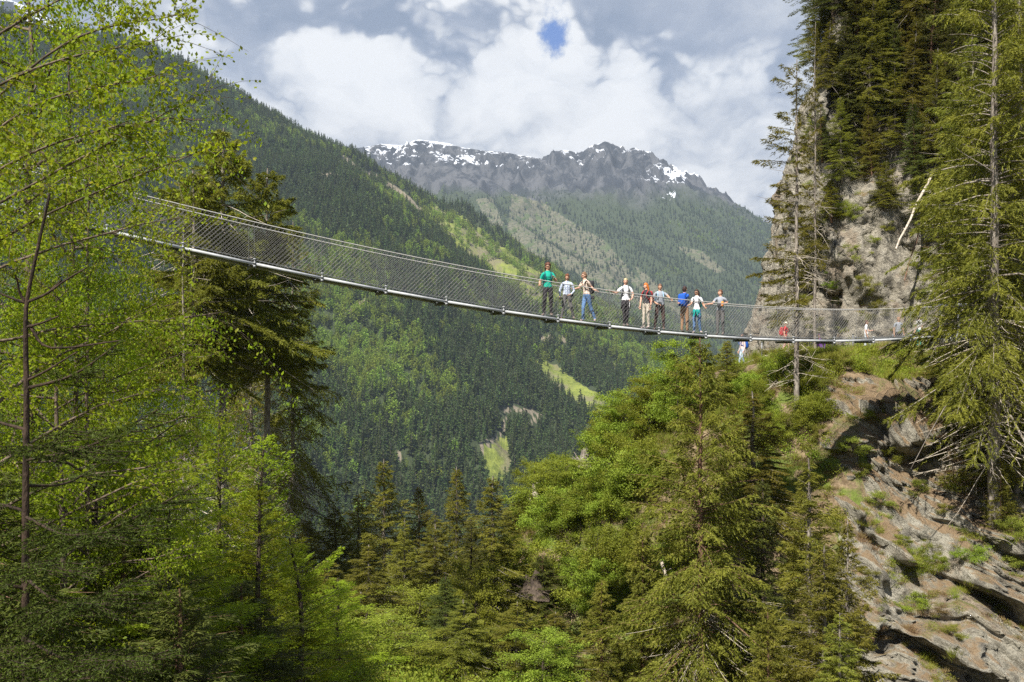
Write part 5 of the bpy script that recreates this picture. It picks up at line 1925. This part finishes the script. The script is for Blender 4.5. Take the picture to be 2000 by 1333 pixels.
        b0 = ha - lat * .026 * k - ax * .02 * k
        cv = np.array([b0, b0 - lat * .028 * k + ax * .018 * k, b0 - lat * .038 * k + ax * .045 * k - nrm * .01 * k])
        g.tubes(cv[None], np.array([[.012, .010, .007]]) * k, 5, 0, True)
    body = g.mesh('body', [skin, top, legs, shoe, DARK, plain('lips', (.42, .17, .14), .5)], True)
    link('body', body, t)
    # hair
    hk, hcol = hair
    hm = cm('hair_%.2f_%.2f' % hcol[:2], hcol, .7, .35)
    gg = Geo()
    rngh = np.random.default_rng(int(abs(loc[0]) * 100))
    nu, nvv = 20, 14
    th = np.linspace(0, np.pi, nvv + 1)
    ph = np.arange(nu) / nu * 2 * np.pi
    U = np.array([[np.sin(a) * np.cos(b), np.sin(a) * np.sin(b), np.cos(a)] for a in th for b in ph])
    puff = {'curly': 1.22, 'long': 1.13, 'cap': 1.10}.get(hk, 1.09)
    jit = 1 + (.10 if hk == 'curly' else .03) * rngh.normal(size=(len(U), 1))
    Vh = U * np.array([.076, .097, .118]) * k * puff * jit
    f = []
    for i in range(nvv):
        for j in range(nu):
            idx = [i * nu + j, (i + 1) * nu + j, (i + 1) * nu + (j + 1) % nu, i * nu + (j + 1) % nu]
            c = U[idx].mean(0)
            lim = .42 if c[1] < -.25 else (-.15 if c[1] < .15 else -.62)
            if hk in ('long', 'curly') and c[1] > -.1:
                lim = -.8
            if hk == 'cap':
                lim = .25
            if c[2] > lim:
                f.append(idx)
    Vr = np.stack([Vh[:, 0] * math.cos(fx) - Vh[:, 1] * math.sin(fx), Vh[:, 0] * math.sin(fx) + Vh[:, 1] * math.cos(fx), Vh[:, 2]], -1) + hc + np.array([0, 0, .008 * k])
    gg.add(Vr, f)
    if hk == 'long':
        for i in range(16):
            a = rngh.uniform(.1, math.pi - .1)
            p0 = hd((.075 * math.cos(a), .085 * math.sin(a), rngh.uniform(-.06, .03)))
            p1 = p0 + rotz(np.array([.02 * math.cos(a), .03, -.11]) * k, fx)
            p2 = p1 + rotz(np.array([rngh.normal(0, .01), .0, -.12]) * k, fx)
            gg.tubes(np.array([[p0, p1, p2]]), np.array([[.028, .026, .010]]) * k, 6, 0, True)
    if hk == 'cap':
        sphere(gg, hd((0, -.115, .035)), np.array([.065, .055, .010]) * k, 0, 10, 5, None, fx)
        hn = 'cap'
    else:
        hn = 'hair'
    link(hn, gg.mesh(hn, [hm], True), t)
    tc = P['chest']
    for ex in extras:
        kind = ex[0]
        gg = Geo()
        if kind == 'sunglasses':
            for sx in (-1, 1):
                sphere(gg, hd((sx * .032, -.094, .014)), np.array([.027, .012, .018]) * k, 0, 10, 6, None, fx)
            gg.tubes(np.array([[hd((-.078, -.01, .02)), hd((-.06, -.085, .02)), hd((0, -.108, .02)), hd((.06, -.085, .02)), hd((.078, -.01, .02))]]), np.full((1, 5), .005 * k), 5)
            link('sunglasses', gg.mesh('sunglasses', [DARK]), t)
        elif kind == 'backpack':
            m_ = ex[1]
            fa = ex[2] if len(ex) > 2 else face
            c = tc + rotz(np.array([0, .20, -.04]) * k, fa)

            def bulge(U):
                return np.sign(U) * np.abs(U) ** .45
            sphere(gg, c, np.array([.15, .10, .24]) * k, 0, 16, 12, bulge, fa)
            sphere(gg, c + rotz(np.array([0, .09, -.07]) * k, fa), np.array([.11, .05, .11]) * k, 0, 12, 8, bulge, fa)
            bp_ = link('backpack', gg.mesh('backpack', [m_], True), t)
            for sx in (-1, 1):
                g2 = Geo()
                pts = catmull([tc + rotz(np.array(q_) * k, fa) for q_ in ((sx * .09, .12, .16), (sx * .10, .0, .205), (sx * .105, -.13, .08), (sx * .11, -.14, -.05), (sx * .13, .05, -.17))], 5)
                g2.tubes(pts[None], np.full((1, len(pts)), .017 * k), 5)
                link('strap', g2.mesh('strap', [m_ if len(ex) < 4 else ex[3]]), bp_)
            if len(ex) > 4:
                g2 = Geo()
                pts = np.array([tc + rotz(np.array(q_) * k, fa) for q_ in ((-.11, -.135, .02), (0, -.155, .02), (.11, -.135, .02))])
                g2.tubes(pts[None], np.full((1, 3), .012 * k), 5)
                link('chest_strap', g2.mesh('chest_strap', [DARK]), bp_)
        elif kind == 'jacket':
            pc = P['pelvis'] + np.array([0, 0, .03]) * k
            n_, kk = 18, 5
            V2, f2 = [], []
            for i in range(kk):
                for j in range(n_):
                    a = j / n_ * 6.283
                    front_ = max(0, -math.sin(a - face))
                    rr = .155 + .035 * i / kk + .012 * math.sin(a * 5 + i)
                    dz = -(.30 * (1 - front_ * .75)) * i / (kk - 1)
                    V2.append(pc + np.array([math.cos(a) * rr, math.sin(a) * rr * .9, dz]) * k)
            for i in range(kk - 1):
                for j in range(n_):
                    f2.append([i * n_ + j, i * n_ + (j + 1) % n_, (i + 1) * n_ + (j + 1) % n_, (i + 1) * n_ + j])
            gg.add(V2, f2)
            for sx in (-1, 1):
                p0 = pc + rotz(np.array([sx * .03, -.16, -.01]) * k, face)
                gg.tubes(np.array([[p0, p0 + np.array([sx * .02, -.02, -.12]) * k, p0 + np.array([sx * .06, -.01, -.28]) * k]]), np.array([[.03, .035, .028]]) * k, 6, 0, True)
            link('jacket', gg.mesh('jacket', [ex[1]], True), t)
        elif kind == 'camera':
            c = P['haR' if ex[1] == 'R' else 'haL'] + np.array([0, -.06, -.02]) * k
            gg.box(c, (.12 * k, .06 * k, .08 * k))
            gg.tubes(np.array([[c + np.array([0, -.03, 0]) * k, c + np.array([0, -.09, 0]) * k]]), np.array([[.032, .030]]) * k, 8, 0, True)
            link('camera', gg.mesh('camera', [DARK]), t)
        elif kind == 'pouch':
            c = P['pelvis'] + np.array(ex[2]) * k
            sphere(gg, c, np.array([.08, .06, .07]) * k, 0, 10, 8, lambda U: np.sign(U) * np.abs(U) ** .5)
            link('pouch', gg.mesh('pouch', [ex[1]], True), t)
        elif kind == 'patch':
            c = tc + rotz(np.array(ex[2]) * k, face)
            sphere(gg, c, np.array([.055, .035, .10]) * k, 0, 10, 8, lambda U: np.sign(U) * np.abs(U) ** .6, face)
            link('chest_pocket', gg.mesh('chest_pocket', [ex[1]], True), t)
        elif kind == 'strips':
            for sx, ln in ((-.02, .26), (.12, .34)):
                p0 = P['waist'] + np.array([sx, -.13, -.05]) * k
                gg.tubes(np.array([[p0, p0 + np.array([0.01, 0, -ln / 2]) * k, p0 + np.array([0, 0, -ln]) * k]]), np.array([[.016, .016, .010]]) * k, 5, 0, True)
            link('waist_straps', gg.mesh('waist_straps', [ex[1]]), t)
    return t


def on_bridge(px, off=0.0):
    u = (px - 1000) / F
    # solve for the walker's bearing on the line shifted by off
    ax, ay = BA[0] + BN[0] * off, BA[1] + BN[1] * off
    s = (ay * u - ax) / (BD[0] - BD[1] * u)
    p = bp(s, off, .0)
    return tuple(p)


BLACKT = cm('black_trousers', (.030, .027, .032))
GREEN = cm('green_shirt', (.010, .33, .24))
JEANS = cm('jeans', (.10, .19, .36), var=.35)
WHITE = cm('white_shirt', (.78, .78, .80))
TEAL = cm('teal', (.0, .32, .29))
RED = cm('red_pack', (.42, .035, .04))
GREY = cm('grey', (.26, .28, .32))
BEIGE = cm('beige', (.52, .46, .38))
BROWN = cm('brown_trousers', (.30, .175, .10))
DBROWN = cm('dark_brown', (.075, .045, .04))
BLUE = cm('blue', (.015, .09, .42))
DTEE = cm('dark_shirt', (.035, .035, .04))
ORANGE = cm('orange', (.72, .24, .02))
GTR = cm('grey_trousers', (.12, .115, .115))
CHECK = checked('checked_shirt', (.62, .68, .78), (.22, .30, .45), (.30, .34, .50))
PRINT = checked('printed_top', (.62, .48, .38), (.30, .17, .14), (.70, .62, .54))

person('woman in green t-shirt, sunglasses and black trousers, leftmost on the bridge', on_bridge(1070, .1), 1.78, .10, .35,
       {'elR': (-.26, .02, 1.14), 'wrR': (-.27, -.12, 1.02), 'haR': (-.28, -.2, 1.03), 'elL': (.27, -.02, 1.16), 'wrL': (.22, -.18, 1.22), 'haL': (.19, -.22, 1.28), 'ankR': (-.13, .02, .09), 'toeR': (-.2, -.12, .035), 'kneeR': (-.11, -.03, .5)},
       GREEN, BLACKT, SKIN2, SHOE, 'short', ('curly', (.10, .04, .025)), (('sunglasses',), ('backpack', TEAL, .10, cm('strap_blue', (.02, .10, .14)), 1)), True)
person('person in checked shirt with curly reddish hair, leaning beside the woman in green', on_bridge(1107, -.05), 1.52, -.05, -.1,
       {'lean': (.02, -.12), 'elR': (-.28, -.02, 1.10), 'wrR': (-.27, -.14, .90), 'haR': (-.27, -.2, .84), 'elL': (.29, -.03, 1.12), 'wrL': (.16, -.20, .98), 'haL': (.08, -.23, .96), 'kneeR': (-.13, -.08, .5), 'ankR': (-.2, .0, .09), 'toeR': (-.24, -.14, .035), 'kneeL': (.17, -.05, .5), 'ankL': (.26, .02, .09), 'toeL': (.31, -.12, .035)},
       CHECK, GTR, SKIN2, SHOE, 'long', ('curly', (.13, .045, .02)), (('camera', 'R'), ('pouch', DTEE, (.17, -.05, .02))), False, bulk=1.1)
person('woman in blue jeans and beige printed top, turned left, holding the rail', on_bridge(1146, .0), 1.70, -1.0, -1.4,
       {'lean': (-.12, .0), 'elR': (-.28, -.1, 1.20), 'wrR': (-.42, -.2, 1.16), 'haR': (-.50, -.24, 1.17), 'elL': (.16, -.06, 1.22), 'wrL': (.27, -.20, 1.12), 'haL': (.33, -.26, 1.10),
        'kneeR': (-.13, -.05, .5), 'ankR': (-.13, .0, .09), 'toeR': (-.25, -.08, .035), 'kneeL': (.14, .03, .52), 'ankL': (.30, .05, .10), 'toeL': (.26, -.12, .035)},
       PRINT, JEANS, SKIN, SHOEL, 'short', ('short', (.16, .09, .05)), (('sunglasses',), ('pouch', DTEE, (.20, .02, -.06)), ('backpack', DTEE, -1.0)), True)
person('blonde woman in white t-shirt and black trousers, one arm stretched to the rail', on_bridge(1222, .0), 1.68, .0, -.15,
       {'elR': (-.36, -.10, 1.22), 'wrR': (-.56, -.22, 1.29), 'haR': (-.66, -.26, 1.31), 'elL': (.27, .02, 1.19), 'wrL': (.22, -.12, 1.02), 'haL': (.16, -.16, .99), 'kneeL': (.05, -.03, .5), 'ankL': (.05, 0, .09), 'toeL': (.07, -.16, .035), 'kneeR': (-.06, 0, .5), 'ankR': (-.05, .02, .09), 'toeR': (-.09, -.14, .035)},
       WHITE, BLACKT, SKIN, SHOE, 'short', ('short', (.50, .38, .22)), (('strips', WHITE), ('jacket', BLACKT), ('backpack', GREY, .0, DARK, 1)), True)
person('woman with long red hair, dark t-shirt and beige trousers facing left', on_bridge(1262, .05), 1.60, -.7, -1.1,
       {'elR': (-.20, -.02, 1.12), 'wrR': (-.24, -.10, .90), 'haR': (-.25, -.12, .82)},
       DTEE, BEIGE, SKIN, SHOEL, 'short', ('long', (.48, .14, .025)), (('backpack', RED, -.7),), True)
person('man in a grey-blue shirt and dark brown trousers resting an arm on the rail', on_bridge(1289, -.02), 1.64, .05, .1,
       {'elR': (-.28, -.02, 1.12), 'wrR': (-.14, -.2, 1.0), 'haR': (-.07, -.22, .98), 'elL': (.30, -.1, 1.28), 'wrL': (.34, -.26, 1.20), 'haL': (.37, -.32, 1.17), 'kneeR': (-.15, -.02, .5), 'ankR': (-.20, .02, .09), 'toeR': (-.24, -.14, .035), 'kneeL': (.13, 0, .5), 'ankL': (.14, 0, .09)},
       GREY, DBROWN, SKIN2, SHOE, 'short', ('short', (.14, .08, .05)), (('backpack', cm('pale_blue', (.30, .48, .62)), .05), ('pouch', DTEE, (-.04, -.17, .08))), False, bulk=1.12)
person('boy in a blue jacket and brown trousers turned to look over the far rail', on_bridge(1337, -.02), 1.66, 2.5, 2.6,
       {'elR': (-.20, -.05, 1.16), 'wrR': (-.24, -.2, 1.12), 'haR': (-.27, -.28, 1.12), 'elL': (.20, .1, 1.16), 'wrL': (.12, .25, 1.12), 'haL': (.1, .32, 1.1)},
       BLUE, BROWN, SKIN2, SHOE, 'long', ('short', (.04, .02, .018)), (('backpack', BLUE, 2.5, DTEE),))
person('woman in a white t-shirt with a teal jacket knotted round her waist and blue jeans', on_bridge(1361, .05), 1.58, -.45, -.9,
       {'elR': (-.24, -.06, 1.18), 'wrR': (-.34, -.2, 1.13), 'haR': (-.40, -.26, 1.12), 'elL': (.25, -.04, 1.16), 'wrL': (.28, -.22, 1.06), 'haL': (.28, -.30, 1.04), 'kneeL': (.08, -.05, .5), 'ankL': (.15, .0, .09), 'toeL': (.19, -.15, .035)},
       WHITE, JEANS, SKIN2, SHOEL, 'short', ('long', (.045, .028, .022)), (('sunglasses',), ('jacket', TEAL), ('backpack', TEAL, -.45, DARK, 1)), True)
person('man in grey t-shirt with orange pocket, arm along the rail, rightmost on the bridge', on_bridge(1407, .0), 1.66, -.5, -1.1,
       {'elR': (-.32, -.10, 1.22), 'wrR': (-.56, -.2, 1.19), 'haR': (-.66, -.24, 1.18), 'elL': (.26, -.04, 1.26), 'wrL': (.10, -.22, 1.22), 'haL': (.02, -.25, 1.19)},
       GREY, GTR, SKIN, SHOE, 'short', ('short', (.13, .06, .035)), (('patch', ORANGE, (.11, -.11, -.06)), ('pouch', DTEE, (-.08, -.16, .22))))


def on_path(px, Y=53.4, dz=0.0):
    x = (px - 1000) / F * Y
    return (x, Y, ground_at(x, 53.4) + .08 + dz)


GP = 'walkers on the path below the cliff'
walk = {'kneeL': (-.04, -.10, .52), 'ankL': (.14, .0, .11), 'toeL': (.02, -.02, .05), 'kneeR': (-.12, 0, .5), 'ankR': (-.20, 0, .09), 'toeR': (-.33, 0, .035)}
walkr = {'kneeL': (.16, 0, .52), 'ankL': (.22, .0, .10), 'toeL': (.36, -.02, .05), 'kneeR': (-.02, 0, .5), 'ankR': (-.18, 0, .11), 'toeR': (-.04, 0, .035)}
person('walker in pale jacket and light jeans, leftmost of the people on the path', on_path(1450, 52.5), 1.68, -1.3, -1.4, dict(walk), cm('pale_pink', (.55, .45, .45)), cm('light_jeans', (.35, .42, .52)), SKIN, SHOEL, 'long',
       ('short', (.12, .06, .04)), (('backpack', BLUE, -1.3),), group=GP)
person('walker with a red backpack and pale cap behind the deck', on_path(1534, 53.4), 1.66, 1.1, 1.3, dict(walkr), RED, cm('pink_trousers', (.50, .30, .30)), SKIN, SHOE, 'short', ('cap', (.70, .62, .50)), (('backpack', RED, 1.1),), True, group=GP)
person('walker in a purple top bending down behind the deck', on_path(1604, 53.6, -.62), 1.62, -.9, -1.2, {'lean': (-.25, -.1)}, cm('purple', (.13, .05, .24)), GTR, SKIN, SHOE, 'long', ('short', (.10, .03, .12)), (), True, group=GP)
person('walker in white t-shirt and pale trousers stepping right along the path', on_path(1692, 53.2), 1.66, 1.2, 1.3,
       dict(walkr, **{'elL': (.1, -.1, 1.15), 'wrL': (.28, -.1, 1.18), 'haL': (.35, -.1, 1.2)}), WHITE, cm('pale_trousers', (.55, .60, .66)), SKIN, SHOEL, 'short', ('short', (.09, .05, .035)), (('pouch', WHITE, (.0, -.1, .1)),), True, group=GP)
person('standing man in grey t-shirt and dark trousers on the path beside a post', on_path(1755, 52.9, .06), 1.74, .05, .4, {}, GREY, BLACKT, SKIN2, SHOE, 'short', ('short', (.30, .17, .10)), (), group=GP, bulk=1.08)
person('person in white cap and white top at the right end of the path', on_path(1795, 52.6, .25), 1.62, -1.2, -1.3, {}, WHITE, TEAL, SKIN, SHOE, 'short', ('cap', (.85, .80, .76)), (), True, group=GP)

# ------------------------------------------------------------------ haze
def build_haze():
    g = Geo()
    g.box((0, 3600, 700), (25000, 7800, 2600))
    m = bpy.data.materials.new('haze_air')
    m.use_nodes = True
    t = NT(m.node_tree)
    t.n.clear()
    o = t.new('ShaderNodeOutputMaterial')
    v = t.new('ShaderNodeVolumePrincipled')
    v.inputs['Color'].default_value = (.66, .80, 1.0, 1)
    v.inputs['Density'].default_value = 0.000055
    v.inputs['Anisotropy'].default_value = .1
    t.l.new(v.outputs[0], o.inputs['Volume'])
    link('haze', g.mesh('haze', [m]), kind='stuff')


build_haze()
